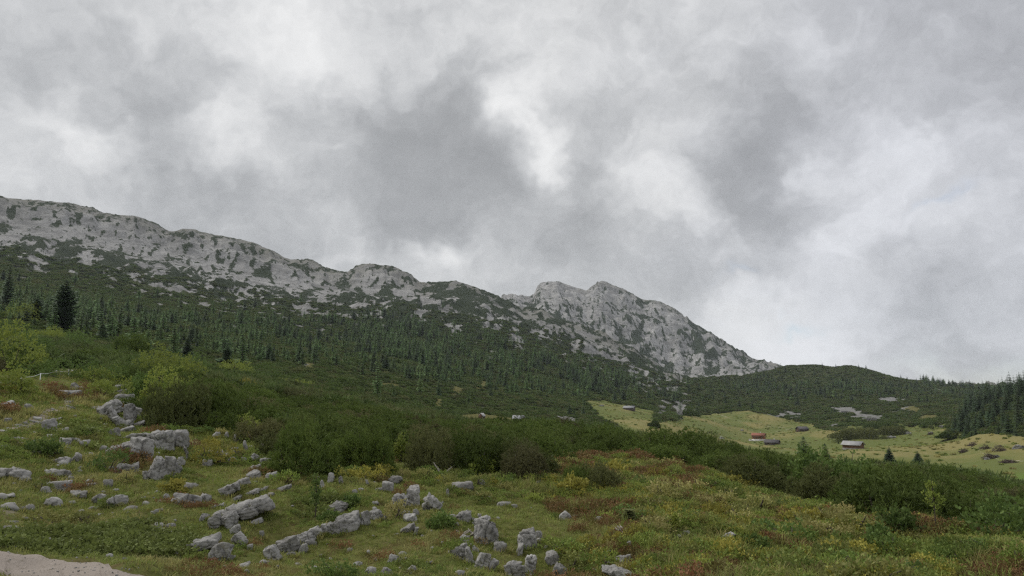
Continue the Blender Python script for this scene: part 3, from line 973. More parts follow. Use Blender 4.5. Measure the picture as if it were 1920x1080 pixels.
def conifer_parts(seed, h, rbase, whorls, per, kites, droop=0.25, slim=1.0, gap=0.12, profile='spruce', sag=0.15, dens=1.0):
    """crown bag and trunk bag of a conifer standing at the origin"""
    r = np.random.default_rng(seed)
    c, t = Bag(), Bag()
    bend = r.normal(0, 0.012, 2)
    zs = np.linspace(0, h, 9)
    t.tube(np.stack([bend[0] * zs * zs / h, bend[1] * zs * zs / h, zs - 0.3], -1), np.linspace(h * 0.016 + 0.03, 0.012, 9), 6)
    V, F, n = [], [], 0
    for wi in range(whorls):
        f = (wi + 0.5) / whorls
        z = h * (gap + (1 - gap) * f)
        if profile == 'spruce':
            rad = rbase * (1 - f) ** 0.85 + 0.12
        elif profile == 'pine':
            rad = rbase * min(1.0, 0.7 + 1.2 * f) * (1 - f ** 2.6) ** 0.7 * (0.86 + 0.2 * math.sin(wi * 2.4)) + 0.10
        else:
            rad = rbase * (1 - f) ** 0.7 * (0.75 + 0.25 * math.sin(f * 14 + seed)) + 0.12
        for k in range(per):
            if r.random() > dens:
                continue
            a = 2 * math.pi * (k + r.uniform(-0.35, 0.35)) / per + wi * 2.4
            L_ = rad * r.uniform(0.66, 1.16)
            dz = -droop * L_ * r.uniform(0.4, 1.4) * (1 - 0.9 * f)
            d = np.array([math.cos(a), math.sin(a)])
            nrm = np.array([-d[1], d[0]])
            base = np.array([bend[0] * z * z / h, bend[1] * z * z / h, z + r.normal(0, 0.02 * h / whorls * 3)])
            for q in range(kites):
                s0, s1 = q / kites * 0.9, (q + 1.35) / kites
                s1 = min(s1, 1.08)
                wq = L_ * (0.30 - 0.14 * s0) * r.uniform(0.7, 1.25) * slim
                off = nrm * r.normal(0, 0.10 * L_) if kites > 1 else np.zeros(2)
                p0 = base + np.array([d[0] * L_ * s0, d[1] * L_ * s0, dz * s0 + sag * L_ * s0 * s0])
                p1 = base + np.array([d[0] * L_ * s1 + off[0], d[1] * L_ * s1 + off[1], dz * s1 + sag * L_ * s1 * s1])
                pm = (p0 + p1) / 2
                hang = -wq * r.uniform(0.25, 0.7)
                pl = pm + np.array([nrm[0] * wq, nrm[1] * wq, hang])
                pr = pm + np.array([-nrm[0] * wq, -nrm[1] * wq, hang])
                pt = pm + np.array([0, 0, wq * 0.25])
                V += [p0, pl, pt, pr, p1]
                F += [(n, n + 1, n + 2), (n, n + 2, n + 3), (n + 1, n + 4, n + 2), (n + 2, n + 4, n + 3)]
                n += 5
    for k in range(5):
        a = k * 2.5
        V += [np.array([0.1 * math.cos(a), 0.1 * math.sin(a), h * 0.96]), np.array([0.1 * math.cos(a + 1.2), 0.1 * math.sin(a + 1.2), h * 0.96]), np.array([bend[0] * h, bend[1] * h, h * 1.03])]
        F.append((n, n + 1, n + 2))
        n += 3
    c.add(np.array(V), np.array(F), 0)
    return c, t


def stone_pine_parts(seed, h, rbase):
    r = np.random.default_rng(seed)
    c, t = Bag(), Bag()
    zs = np.linspace(0, h * 0.95, 7)
    t.tube(np.stack([0 * zs, 0 * zs, zs - 0.3], -1), np.linspace(h * 0.03, 0.03, 7), 7)
    P_, D_ = [], []
    for wi in range(17):
        f = (wi + 0.3) / 17
        z = h * (0.06 + 0.92 * f)
        rad = rbase * min(1.0, 0.62 + 1.3 * f) * (1 - f ** 3.2) ** 0.6 + 0.12
        for k in range(9):
            a = 2 * math.pi * (k + r.uniform(-.4, .4)) / 9 + wi * 1.9
            L_ = rad * r.uniform(0.7, 1.08)
            d = np.array([math.cos(a), math.sin(a), 0.0])
            t.tube([np.array([0, 0, z]), d * L_ * 0.95 + np.array([0, 0, z + L_ * 0.12])], [0.03 * rbase, 0.01 * rbase], 3)
            for s_ in (0.3, 0.55, 0.78, 0.95):
                for q in range(3):
                    P_.append(d * L_ * s_ + np.array([0, 0, z + L_ * 0.22 * s_ * s_]) + r.normal(0, 0.075, 3) * rbase * np.array([1, 1, 0.5]))
                    D_.append(unit(d * 0.8 + np.array([0, 0, 0.7])))
    v, f = needles(np.array(P_), np.array(D_), 9, rbase * 0.24, rbase * 0.022, 0.5, r)
    c.add(v, f, 0)
    return c, t


def conifer_mesh(seed, mt, **kw):
    c, t = conifer_parts(seed, **kw)
    c.add(np.concatenate(t.v), np.concatenate(t.f), 1)
    return c.mesh('conifer', [M[mt], M['bark']])


# ------------------------------------------------------------------ scattering (one object of uncountable stuff = one point cloud with instances)
def scatter(name, label, cat, protos, P, rot, scl, idx):
    pc = bpy.data.collections.new(name + '_kinds')
    for i, me in enumerate(protos):
        po = bpy.data.objects.new('%s_%02d' % (name, i), me)
        pc.objects.link(po)
    me = bpy.data.meshes.new(name)
    me.vertices.add(len(P))
    me.vertices.foreach_set('co', np.asarray(P, np.float32).ravel())
    a = me.attributes.new('rot', 'FLOAT_VECTOR', 'POINT')
    a.data.foreach_set('vector', np.asarray(rot, np.float32).ravel())
    a = me.attributes.new('scl', 'FLOAT_VECTOR', 'POINT')
    a.data.foreach_set('vector', np.asarray(scl, np.float32).ravel())
    a = me.attributes.new('idx', 'INT', 'POINT')
    a.data.foreach_set('value', np.asarray(idx, np.int32).ravel())
    o = obj(name, me)
    t = bpy.data.node_groups.new(name, 'GeometryNodeTree')
    t.interface.new_socket('Geometry', in_out='INPUT', socket_type='NodeSocketGeometry')
    t.interface.new_socket('Geometry', in_out='OUTPUT', socket_type='NodeSocketGeometry')
    gi, go = t.nodes.new('NodeGroupInput'), t.nodes.new('NodeGroupOutput')
    ip = t.nodes.new('GeometryNodeInstanceOnPoints')
    ci = t.nodes.new('GeometryNodeCollectionInfo')
    ci.inputs['Collection'].default_value = pc
    ci.inputs['Separate Children'].default_value = True
    ci.inputs['Reset Children'].default_value = True
    ip.inputs['Pick Instance'].default_value = True
    lk = t.links.new

    def na(nm, dt):
        nd = t.nodes.new('GeometryNodeInputNamedAttribute')
        nd.data_type = dt
        nd.inputs['Name'].default_value = nm
        return nd.outputs['Attribute']
    lk(gi.outputs[0], ip.inputs['Points'])
    lk(ci.outputs[0], ip.inputs['Instance'])
    lk(na('idx', 'INT'), ip.inputs['Instance Index'])
    e2r = t.nodes.new('FunctionNodeEulerToRotation')
    lk(na('rot', 'FLOAT_VECTOR'), e2r.inputs[0])
    lk(e2r.outputs[0], ip.inputs['Rotation'])
    lk(na('scl', 'FLOAT_VECTOR'), ip.inputs['Scale'])
    lk(ip.outputs[0], go.inputs[0])
    md = o.modifiers.new('scatter', 'NODES')
    md.node_group = t
    tag(o, label, cat, kind='stuff')
    return o


def jgrid(r0, r1, s, r, jit=0.45, az=R(43)):
    """jittered hexagonal grid over the ground within a sector"""
    x = np.arange(-r1 * math.sin(az), r1 * math.sin(az), s)
    y = np.arange(0, r1, s * 0.866)
    gx, gy = np.meshgrid(x, y)
    gx = gx + (np.arange(len(y)) % 2)[:, None] * s * 0.5
    gx, gy = gx.ravel(), gy.ravel()
    gx = gx + r.uniform(-jit, jit, len(gx)) * s
    gy = gy + r.uniform(-jit, jit, len(gy)) * s
    d = np.hypot(gx, gy)
    k = (d > r0) & (d < r1) & (np.abs(np.arctan2(gx, gy)) < az)
    return gx[k], gy[k]


def uv_of(x, y):
    return project(np.stack([x, y, H(x, y)], -1))


# ------------------------------------------------------------------ gravel path in the lower left corner
def build_path():
    top = L([(-420, 1000), (-200, 1024), (0, 1040), (120, 1046), (200, 1057), (260, 1069), (300, 1084), (330, 1110), (350, 1180)])
    low = L([(-420, 1030), (-200, 1052), (0, 1078), (60, 1090), (110, 1125), (150, 1200), (350, 1300)])
    us = np.linspace(-400, 345, 90)
    rows = 16
    V = []
    for u in us:
        a, c = at(u, top(u) + 4.5 * float(pn2(u / 38.0, 0.3, 9)) + 2.2 * float(pn2(u / 13.0, 0.7, 10)), 4), at(u, low(u) + 2.0 * math.sin(u * 0.11), 4)
        for k in range(rows):
            f = k / (rows - 1)
            x, y = a[0] * (1 - f) + c[0] * f, a[1] * (1 - f) + c[1] * f
            edge = min(f, 1 - f)
            V.append((x, y, float(H(x, y)) + (0.05 if edge > 0 else -0.03) + 0.012 * float(pn2(x * 2, y * 2, 5))))
    V = np.array(V)
    q = np.arange((len(us) - 1) * rows).reshape(-1, rows)[:, :-1].ravel()
    F = np.stack([q, q + 1, q + 1 + rows, q + rows], -1)

    def f(b, bs):
        o = b.coords()
        n1 = b.noise(o, 1.2, 5, 0.6)
        n2 = b.noise(o, 30, 4, 0.7)
        n3 = b.noise(o, 6, 6, 0.7)
        c = b.mix(n1, (0.285, 0.245, 0.208), (0.375, 0.330, 0.290))
        c = b.mix(b.ramp(n2, 0.5, 0.75), c, (0.42, 0.365, 0.32))
        c = b.mix(b.ramp(n3, 0.56, 0.66, 0, 0.75), c, (0.15, 0.130, 0.095))
        c = b.mix(b.ramp(n2, 0.42, 0.25, 0, 0.7), c, (0.20, 0.165, 0.13))
        setc(b, bs, c)
        bump(b, bs, n2, 0.9, 0.03)
    M['gravel'] = mat('gravel', f, 0.95, 0.1)
    o = obj('path', mesh('path', V, F, [M['gravel']], True))
    tag(o, 'pale pinkish gravel path in the lower left corner', 'path', kind='structure')
    return V.reshape(len(us), rows, 3)


PATHV = build_path()
_pl = np.concatenate([PATHV[:, 0, :2], PATHV[::-1, -1, :2]])


def on_path(x, y):
    return poly_in(x, y, [tuple(p) for p in _pl])


# ------------------------------------------------------------------ boulders and outcrops
import bmesh as _bm


def ico(sub):
    bm = _bm.new()
    _bm.ops.create_icosphere(bm, subdivisions=sub, radius=1.0)
    v = np.array([tuple(x.co) for x in bm.verts])
    f = np.array([[x.index for x in fc.verts] for fc in bm.faces])
    bm.free()
    return v, f


ICO = {k: ico(k) for k in (2, 3, 4, 5)}


def rock_mesh(seed, dims, kind='round', sub=4, name='boulder', mt='rock'):
    """weathered limestone: a sphere cut by rounded planes, then worn, pitted and cracked"""
    r = np.random.default_rng(seed)
    v, f = ICO[sub]
    if kind == 'block':
        pl = [(1, 0, 0), (-1, 0, 0), (0, 1, 0), (0, -1, 0), (0, 0, 1), (0, 0, -1)]
        n = unit(np.array(pl, float) + r.normal(0, 0.10, (6, 3)))
        dd = np.array([1, 1, 1, 1, 1, 1.0]) * r.uniform(0.86, 1.0, 6)
        n2 = unit(r.normal(0, 1, (5, 3)))
        n, dd, p = np.concatenate([n, n2]), np.concatenate([dd, r.uniform(0.95, 1.25, 5)]), 22
    elif kind == 'slab':
        pl = [(1, 0, 0), (-1, 0, 0), (0, 1, 0), (0, -1, 0), (0, 0, 1), (0, 0, -1)]
        n = unit(np.array(pl, float) + r.normal(0, 0.16, (6, 3)))
        dd = r.uniform(0.8, 1.0, 6)
        n2 = unit(r.normal(0, 1, (8, 3)))
        n, dd, p = np.concatenate([n, n2]), np.concatenate([dd, r.uniform(0.75, 1.05, 8)]), 22
    else:
        n = unit(r.normal(0, 1, (15, 3)))
        n = np.concatenate([n, np.array([[0, 0, 1.0], [0.2, -0.97, 0.1]])])
        dd, p = r.uniform(0.62, 1.0, 17), 18
    s = np.maximum(v @ (n / dd[:, None]).T, 0)
    rad = 1 / np.maximum((s**p).sum(1) ** (1 / p), 0.6)
    q = v * rad[:, None]
    q = q / np.abs(q).max(0)
    D = np.array(dims) / 2
    size = float(D.mean())
    P = q * D
    o = r.uniform(-50, 50, 3)
    nv = unit(q / D)
    k = 1.0 / size
    disp = pn3(P * k * 1.2 + o, seed) * (0.09 if kind == 'block' else 0.16) + pn3(P * k * 2.8 + o, seed + 1) * 0.10 + pn3(P * k * 6.5 + o, seed + 2) * 0.05
    crack = np.abs(pn3(P * k * np.array([1.3, 1.3, 0.7]) + o * 1.7, seed + 5))
    disp -= 0.20 * np.exp(-(crack / 0.06) ** 2)
    crack2 = np.abs(pn3(P * k * np.array([0.8, 0.8, 2.0]) + o * 0.7, seed + 8))
    disp -= 0.15 * np.exp(-(crack2 / 0.05) ** 2)
    flute = pn3(P * k * np.array([4.5, 4.5, 0.8]) + o, seed + 9)
    disp -= 0.06 * np.maximum(flute, 0)
    # stepped ledges along the bedding
    bed = (q[:, 2] * 0.9 + 0.35 * q[:, 0] + 0.25 * pn3(P * k * 0.8 + o, seed + 11)) * 2.6
    disp -= 0.05 * np.exp(-(((bed % 1.0) - 0.5) / 0.10) ** 2)
    P = P + nv * (disp * size)[:, None]
    return mesh(name, P, f, [M[mt]], True)


ROCKPOS = []        # x, y, radius: plants keep clear of these
_seed = [100]


def place_rock(u, v, w, h, kind='round', roll=0.0, depth=None, sub=None, parent=None, name='boulder', yaw=None, sink=0.45, mt='rock'):
    """v = pixel row of the foot; w, h = size in pixels above the ground"""
    _seed[0] += 1
    s = _seed[0]
    r = np.random.default_rng(s)
    p = at(u, v)
    dist = float(np.hypot(p[0], p[1]))
    m = dist / FPX
    ca, sa = math.cos(roll), abs(math.sin(roll))
    k2 = max(ca * ca - sa * sa, 0.25)
    w_, h_ = (w * ca - h * sa) / k2, (h * ca - w * sa) / k2
    Wm, Hm = max(w_, 0.6 * w) * m * 1.04, max(h_, 0.42 * h) * m
    top = p[2] + h * m
    Dm = Wm * (depth if depth else r.uniform(0.65, 0.95))
    if kind == 'block' or kind == 'slab':
        Dm = max(Dm, Hm * 0.8)
    Ht = Hm * (1 + sink) + 0.06
    if sub is None:
        sub = 5 if w * h > 700 else (4 if w * h > 130 else 3)
    me = rock_mesh(s, (Wm, Dm, Ht), kind, sub, name, mt)
    d = np.array([p[0], p[1]]) / dist
    c = np.array([p[0] + d[0] * Dm * 0.32, p[1] + d[1] * Dm * 0.32])
    z = top - (Wm * sa + Ht * ca) / 2 + 0.04 * Hm
    az = math.atan2(p[0], p[1])
    o = obj(name, me, None, (c[0], c[1], z), (0, 0, 0))
    yw = (r.uniform(-0.3, 0.3) if yaw is None else yaw) - az
    o.rotation_euler = (Matrix.Rotation(yw, 4, 'Z') @ Matrix.Rotation(roll, 4, 'Y')).to_euler()
    ROCKPOS.append((c[0], c[1], max(Wm, Dm) * 0.5))
    if parent is not None:
        o.location = Vector(o.location) - Vector(parent.location)
        o.parent = parent
    return o


def outcrop(u, v, label, blocks, cat='outcrop', name='rock_outcrop'):
    p = at(u, v)
    e = bpy.data.objects.new(name, None)
    COL.objects.link(e)
    e.location = p
    e.empty_display_size = 0.2
    tag(e, label, cat)
    for bl in blocks:
        u_, v_, w_, h_ = bl[:4]
        kd = bl[4] if len(bl) > 4 else 'block'
        rl = bl[5] if len(bl) > 5 else 0.0
        place_rock(u_, v_, w_ * 1.0, h_ * 0.96, kd, R(rl), parent=e, name='block', sub=5 if w_ * h_ > 600 else 4)
    return e


outcrop(600, 1012, 'long low ridge of split grey limestone blocks running up across the centre foreground', [
    (508, 1049, 33, 29, 'block', -22), (540, 1037, 42, 31, 'block', -22), (573, 1021, 33, 25, 'block', -18), (593, 1008, 25, 20, 'block', -16), (607, 1003, 16, 19, 'block', -12),
    (624, 1001, 38, 22, 'block', -14), (655, 994, 50, 33, 'block', -16), (684, 985, 20, 27, 'block', -6), (703, 976, 32, 24, 'round', -22)])
outcrop(440, 990, 'large tilted limestone slab with broken blocks at its lower left end', [
    (467, 976, 80, 46, 'block', -20), (404, 992, 32, 28, 'slab', -24), (432, 990, 34, 32, 'slab', -26), (443, 1000, 20, 18, 'slab', -38), (408, 966, 44, 12, 'slab', -22), (381, 977, 20, 13, 'round', 0), (507, 932, 16, 9, 'round', -10)])
outcrop(450, 915, 'narrow dark-cracked limestone rib above the flat pale strip', [(430, 929, 38, 24, 'block', -24), (455, 911, 22, 14, 'block', -20), (474, 900, 27, 18, 'block', -20)])
outcrop(450, 935, 'thin pale strip of bedrock lying flush in the grass above the tilted slab', [(437, 937, 36, 9, 'block', -18), (466, 927, 34, 9, 'block', -18), (488, 919, 26, 7, 'block', -18), (409, 949, 24, 7, 'block', -20)])
outcrop(222, 805, 'tall stack of rounded limestone blocks at the shrub edge on the left slope', [
    (205, 782, 42, 32, 'block', -26), (214, 795, 25, 30, 'block', -34), (224, 801, 24, 24, 'slab', -34), (242, 790, 22, 30, 'block', -6), (238, 768, 24, 16, 'round', 0), (231, 755, 30, 14, 'block', 0), (225, 740, 20, 9, 'block', 0),
    (225, 730, 20, 8, 'block', 0), (245, 734, 24, 17, 'round', 0), (238, 801, 25, 16, 'slab', -28), (239, 812, 26, 14, 'slab', -18), (216, 817, 21, 19, 'round', 0), (260, 800, 23, 12, 'slab', -20), (178, 769, 20, 9, 'round', 0), (256, 783, 16, 18, 'block', 0)])
outcrop(250, 850, 'layered limestone hump with mossy ledges below the block stack', [(230, 850, 56, 24, 'block', -18), (262, 862, 42, 38, 'block', 8), (257, 838, 36, 18, 'slab', -14), (248, 823, 44, 15, 'slab', -16)])
outcrop(318, 842, 'pair of big cracked limestone domes beside the pine shrubs', [(301, 842, 38, 33, 'block', -10), (336, 841, 42, 33, 'round', 4), (305, 815, 22, 9, 'slab', 0), (323, 815, 15, 9, 'slab', 0)])
outcrop(300, 895, 'dark weathered limestone face under the mossy ledge', [(302, 899, 44, 40, 'block', 22), (324, 893, 28, 38, 'block', -12), (288, 900, 17, 24, 'slab', 20), (336, 874, 18, 17, 'round'), (350, 864, 12, 28, 'slab', -14), (275, 901, 16, 18, 'round'), (331, 890, 18, 15, 'round'), (389, 875, 22, 14, 'round')])
outcrop(240, 895, 'low pair of brownish limestone rocks under the green dwarf bush', [(249, 891, 28, 20, 'slab', -10), (230, 892, 34, 21, 'round', 0)])
outcrop(20, 898, 'broken rubble outcrop at the left picture edge', [(10, 894, 34, 16, 'slab', 8), (32, 899, 30, 18, 'slab', 10), (46, 903, 16, 10, 'round')])
outcrop(108, 893, 'flat rubbly limestone patch above the shallow hollow', [(100, 891, 30, 12, 'slab', 6), (120, 893, 24, 11, 'slab', 4), (131, 903, 16, 10, 'round')])
outcrop(870, 1050, 'knobbly cluster of three pale fused rocks at the bottom centre', [(850, 1042, 24, 14, 'round', 10), (868, 1049, 32, 32, 'round', 0), (877, 1027, 16, 10, 'round')])
outcrop(905, 1068, 'pointed pale rocks leaning together beside the yellow moss', [(881, 1057, 20, 28, 'slab', -20), (907, 1068, 34, 36, 'slab', 18), (924, 1071, 18, 22, 'slab', 16), (892, 1036, 14, 12, 'round', 0)])
outcrop(977, 1080, 'wide split boulder with a dark cleft at the bottom edge right of centre', [(962, 1082, 42, 30, 'block', -14), (993, 1076, 26, 36, 'block', 10)])
outcrop(909, 1018, 'tallest boulder of the centre foreground with a capping slab', [(911, 1019, 48, 44, 'block', 6), (902, 986, 36, 20, 'slab', -20), (898, 972, 10, 7, 'round')])

SINGLE = [  # u, foot v, w, h, kind, roll, label
    (348, 948, 48, 28, 'round', 0, 'rounded cracked boulder alone in the grass left of the tilted slab'),
    (379, 1034, 58, 25, 'slab', -12, 'low wedge-shaped rock with dark underside below the tilted slab'),
    (415, 1051, 44, 36, 'slab', -24, 'dark pitted rounded boulder in the grass above the path'),
    (448, 1024, 34, 27, 'slab', -24, 'pale leaning rock between wedge rock and long ridge'),
    (220, 951, 36, 22, 'round', 0, 'dark lichened boulder at the top of the green hollow'),
    (187, 943, 28, 18, 'round', 0, 'grey boulder just left of the dark lichened boulder'),
    (746, 957, 38, 31, 'round', -6, 'leftmost of the three pale boulders in the centre'),
    (774, 949, 27, 35, 'block', 4, 'tallest upright boulder, middle of the three in the centre'),
    (808, 956, 40, 31, 'round', 0, 'broad streaked boulder, rightmost of the three in the centre'),
    (631, 962, 48, 25, 'slab', -18, 'pale sloping rock above the upper end of the long ridge'),
    (868, 921, 40, 17, 'block', -4, 'long flat loaf-shaped pale rock near the pine thicket'),
    (988, 1027, 42, 34, 'slab', 6, 'pale faceted boulder with a sharp top right of the tallest boulder'),
    (1012, 1014, 15, 15, 'round', 0, 'small round rock touching the faceted boulder'),
    (874, 1021, 23, 20, 'round', 0, 'egg-shaped rock at the foot of the tallest boulder'),
    (932, 1019, 30, 6, 'slab', 4, 'thin pale flat stone under the tallest boulder'),
    (937, 1035, 28, 17, 'slab', 0, 'grey lumpy rock in the yellow moss below the tallest boulder'),
    (974, 1042, 14, 22, 'slab', 10, 'narrow upright rock above the split boulder'),
    (1036, 1058, 30, 22, 'slab', -14, 'forked pale rock right of the split boulder'),
    (1049, 1080, 30, 22, 'slab', 18, 'layered pale rock at the bottom edge below the forked rock'),
    (740, 907, 30, 17, 'round', 0, 'black-lichened rock above the three pale boulders'),
    (727, 922, 21, 19, 'block', 0, 'smooth squarish rock just below the black-lichened rock'),
    (708, 920, 28, 8, 'slab', -16, 'thin slanting slab left of the smooth squarish rock'),
    (757, 967, 23, 14, 'round', 0, 'low rounded rock under the leftmost of three boulders'),
    (770, 979, 28, 15, 'slab', -4, 'flat pale rock below the three boulders'),
    (779, 967, 13, 13, 'round', 0, 'small knob of rock standing on the flat pale rock'),
    (766, 999, 30, 18, 'slab', -26, 'slanting tongue-shaped pale stone in the short grass'),
    (779, 1004, 13, 17, 'slab', 20, 'small triangular stone beside the tongue-shaped stone'),
    (869, 977, 31, 19, 'slab', 0, 'jagged rock behind the green bush by the tallest boulder'),
    (902, 911, 19, 12, 'slab', 0, 'small dark-topped rock right of the loaf-shaped rock'),
    (839, 931, 8, 13, 'slab', 0, 'thin upright stone left of the loaf-shaped rock'),
    (1365, 1021, 34, 24, 'slab', -30, 'crescent-shaped lichened boulder in the heath on the right'),
    (1271, 1010, 20, 10, 'round', 0, 'left one of two low rocks in the right heath'),
    (1288, 1005, 18, 11, 'round', 0, 'right one of two low rocks in the right heath'),
    (1167, 1066, 36, 22, 'slab', 0, 'square-topped pale boulder behind the big bottom-edge slab'),
    (1160, 1085, 64, 22, 'slab', 14, 'big smooth pale slab cut by the bottom picture edge'),
    (1144, 1068, 28, 13, 'round', 8, 'rounded upper end of the big bottom-edge slab'),
    (1182, 1034, 13, 18, 'slab', -12, 'upright grey rock above the square-topped boulder'),
    (1125, 979, 26, 13, 'round', 0, 'pale speckled rock in reddish heath right of centre'),
    (1060, 977, 24, 19, 'slab', 26, 'dark slanting rock with roots in the heath'),
    (1079, 973, 19, 9, 'round', 0, 'low pale rock right of the dark slanting rock'),
    (1385, 1084, 34, 11, 'round', 0, 'rounded rock top at the bottom edge on the right'),
    (442, 829, 17, 17, 'round', 0, 'round boulder, right one of three under the pine shrubs'),
    (425, 822, 9, 12, 'round', 0, 'small upright stone, middle one of three under the pine shrubs'),
    (407, 821, 16, 12, 'round', 0, 'domed stone, left one of three under the pine shrubs'),
    (435, 871, 20, 15, 'slab', -24, 'lower of two leaning pale stones beside the yellow-green bush'),
    (446, 858, 14, 15, 'slab', -24, 'upper of two leaning pale stones beside the yellow-green bush'),
    (461, 846, 9, 18, 'slab', -20, 'thin pale standing stone on the grassy bank'),
    (476, 866, 20, 21, 'round', -14, 'fluted grey rock left of the big round pine shrub'),
    (496, 872, 27, 14, 'round', -8, 'smooth oval rock at the foot of the big round pine shrub'),
    (477, 884, 24, 13, 'slab', -18, 'slanting rock just above the dark-cracked rib'),
    (506, 902, 24, 15, 'slab', 0, 'jagged rock below the big round pine shrub'),
    (528, 921, 32, 12, 'slab', -20, 'last thin slab of the strip pointing to the pine shrub'),
    (93, 807, 28, 21, 'round', -16, 'largest grey boulder on the open left slope'),
    (108, 806, 17, 11, 'round', 0, 'smaller rock touching the largest boulder of the left slope'),
    (119, 744, 44, 12, 'slab', -4, 'flat layered rock ledge below the fence'),
    (138, 731, 17, 10, 'round', 0, 'rock bump just right of the flat ledge below the fence'),
    (16, 766, 21, 14, 'slab', -20, 'grey rock near the left edge above the earth trail'),
    (122, 835, 19, 15, 'block', 10, 'square grey rock in the row on the left slope'),
    (146, 866, 20, 13, 'round', 0, 'rounded rock below the row on the left slope'),
    (114, 922, 30, 15, 'block', 0, 'thick flat block in the rubble line on the left'),
    (147, 933, 30, 11, 'slab', 6, 'low curved slab at the end of the rubble line'),
    (20, 999, 34, 12, 'slab', 8, 'low dark rocks at the left edge above the path'),
    (690, 1083, 28, 22, 'round', 0, 'mossy rounded rock at the bottom edge under the brown grass clump'),
    (726, 1083, 22, 18, 'slab', -10, 'pale rock at the bottom edge right of the mossy one'),
    (741, 1057, 28, 17, 'slab', 16, 'broken pale rock in the short grass at the bottom centre'),
    (773, 1075, 22, 13, 'round', 0, 'low white rock near the bottom edge in short grass'),
]
for (u, v, w, h, kd, rl, lab) in SINGLE:
    tag(place_rock(u, v, w, h, kd, R(rl)), lab, 'boulder')

SMALL = {
    'left': ('small grey limestone rock scattered over the grassy left slope', 'small rocks on the left slope', [
        (55, 767, 15, 8), (105, 789, 21, 6), (122, 748, 30, 5), (155, 729, 24, 5), (130, 765, 17, 6), (138, 828, 22, 9), (161, 836, 19, 9), (115, 870, 28, 14), (93, 822, 40, 6), (39, 825, 26, 6), (11, 792, 20, 8), (7, 811, 20, 6),
        (196, 845, 18, 8), (209, 829, 16, 6), (90, 914, 22, 12), (84, 927, 20, 12), (167, 911, 28, 6), (202, 912, 15, 12), (100, 949, 32, 12), (10, 934, 30, 8), (14, 955, 34, 8), (10, 1016, 24, 9), (293, 963, 22, 8), (255, 981, 22, 6),
        (282, 975, 12, 5), (320, 991, 26, 10), (303, 988, 20, 7), (153, 962, 12, 7), (185, 967, 14, 5), (200, 984, 9, 4), (136, 946, 12, 7), (311, 937, 13, 11), (385, 941, 20, 13), (359, 916, 26, 10), (130, 755, 12, 4), (75, 760, 10, 4),
        (70, 795, 10, 5), (60, 850, 12, 5), (150, 880, 12, 5), (170, 800, 9, 4), (186, 815, 10, 6), (160, 790, 8, 4), (268, 935, 10, 5), (240, 962, 8, 4), (310, 998, 18, 6), (120, 962, 8, 4), (50, 975, 10, 5)]),
    'mid': ('small pale limestone rock in the short grass of the centre foreground', 'small rocks in the centre grass', [
        (481, 983, 24, 10), (491, 1010, 11, 20), (567, 1038, 22, 17), (583, 1025, 22, 12), (546, 1042, 16, 6), (455, 1064, 26, 10), (461, 1075, 15, 8), (430, 1052, 20, 11), (469, 1031, 13, 10), (620, 905, 15, 17), (638, 908, 12, 20), (603, 916, 10, 14),
        (689, 911, 9, 12), (665, 928, 11, 9), (744, 1003, 18, 5), (761, 1052, 11, 10), (804, 1056, 15, 6), (669, 1062, 22, 8), (658, 1033, 17, 6), (859, 1082, 24, 9), (723, 977, 9, 9), (457, 866, 15, 8), (438, 846, 15, 8), (425, 857, 13, 9), (411, 858, 13, 15),
        (945, 948, 26, 7), (966, 953, 14, 9), (919, 936, 9, 5), (887, 977, 9, 8), (677, 921, 10, 5), (716, 943, 8, 4), (600, 1045, 10, 5), (560, 1060, 14, 5), (440, 1062, 8, 5), (620, 1050, 10, 5), (705, 1052, 8, 6), (790, 1013, 6, 4), (640, 1000, 8, 4),
        (700, 1008, 7, 4), (830, 1020, 7, 4), (690, 1040, 9, 7), (612, 1022, 8, 4), (340, 1010, 8, 5), (360, 1045, 7, 4), (330, 1040, 7, 4), (400, 1065, 9, 5), (520, 1065, 10, 6), (505, 1058, 12, 6), (1010, 1018, 10, 8), (800, 1000, 7, 4), (855, 985, 10, 6)]),
    'right': ('small pale limestone rock showing among the heath on the right', 'small rocks in the right heath', [
        (1137, 1042, 18, 9), (1115, 1080, 12, 9), (1393, 1036, 10, 7), (1262, 1056, 17, 6), (1472, 1072, 20, 7), (1100, 1052, 9, 5), (1085, 1070, 8, 6), (1022, 1030, 9, 6), (1034, 940, 8, 6), (1000, 935, 8, 4), (1056, 945, 7, 5), (1142, 1060, 8, 5), (1235, 1078, 9, 5), (1082, 1050, 8, 6)])}
MARKS = [(u, v - h / 2, lab) for (u, v, w, h, kd, rl, lab) in SINGLE if len(lab.split()) <= 9]
ORD = ['nearest'] + [n + ' nearest' for n in 'second third fourth fifth sixth seventh eighth ninth tenth eleventh twelfth thirteenth'.split()]
_rel = {}
for key, (lab, grp, lst) in SMALL.items():
    for it in lst:
        u, v, w, h = it
        d = [(math.hypot(u - a, (v - h / 2 - c) * 1.3), a, c, t) for (a, c, t) in MARKS]
        dd, a, c, t = min(d)
        side = ('left of' if u < a else 'right of') if abs(u - a) > abs(v - h / 2 - c) else ('above' if v - h / 2 < c else 'below')
        _rel.setdefault((t, side), []).append((dd, key, it))
for (t, side), items in _rel.items():
    items.sort(key=lambda q: q[0])
    for k, (dd, key, (u, v, w, h)) in enumerate(items):
        tone = 'small grey' if key == 'left' else 'small pale'
        what = 'stone' if w < 14 else 'rock'
        pre = '' if len(items) == 1 else ORD[k] + ' '
        o = place_rock(u, v, w, h, random.choice(['round', 'slab', 'slab']), R(random.uniform(-18, 12)), sub=3)
        tag(o, pre + tone.split()[1] + ' ' + what + ' ' + side + ' the ' + t, 'rock', SMALL[key][1])



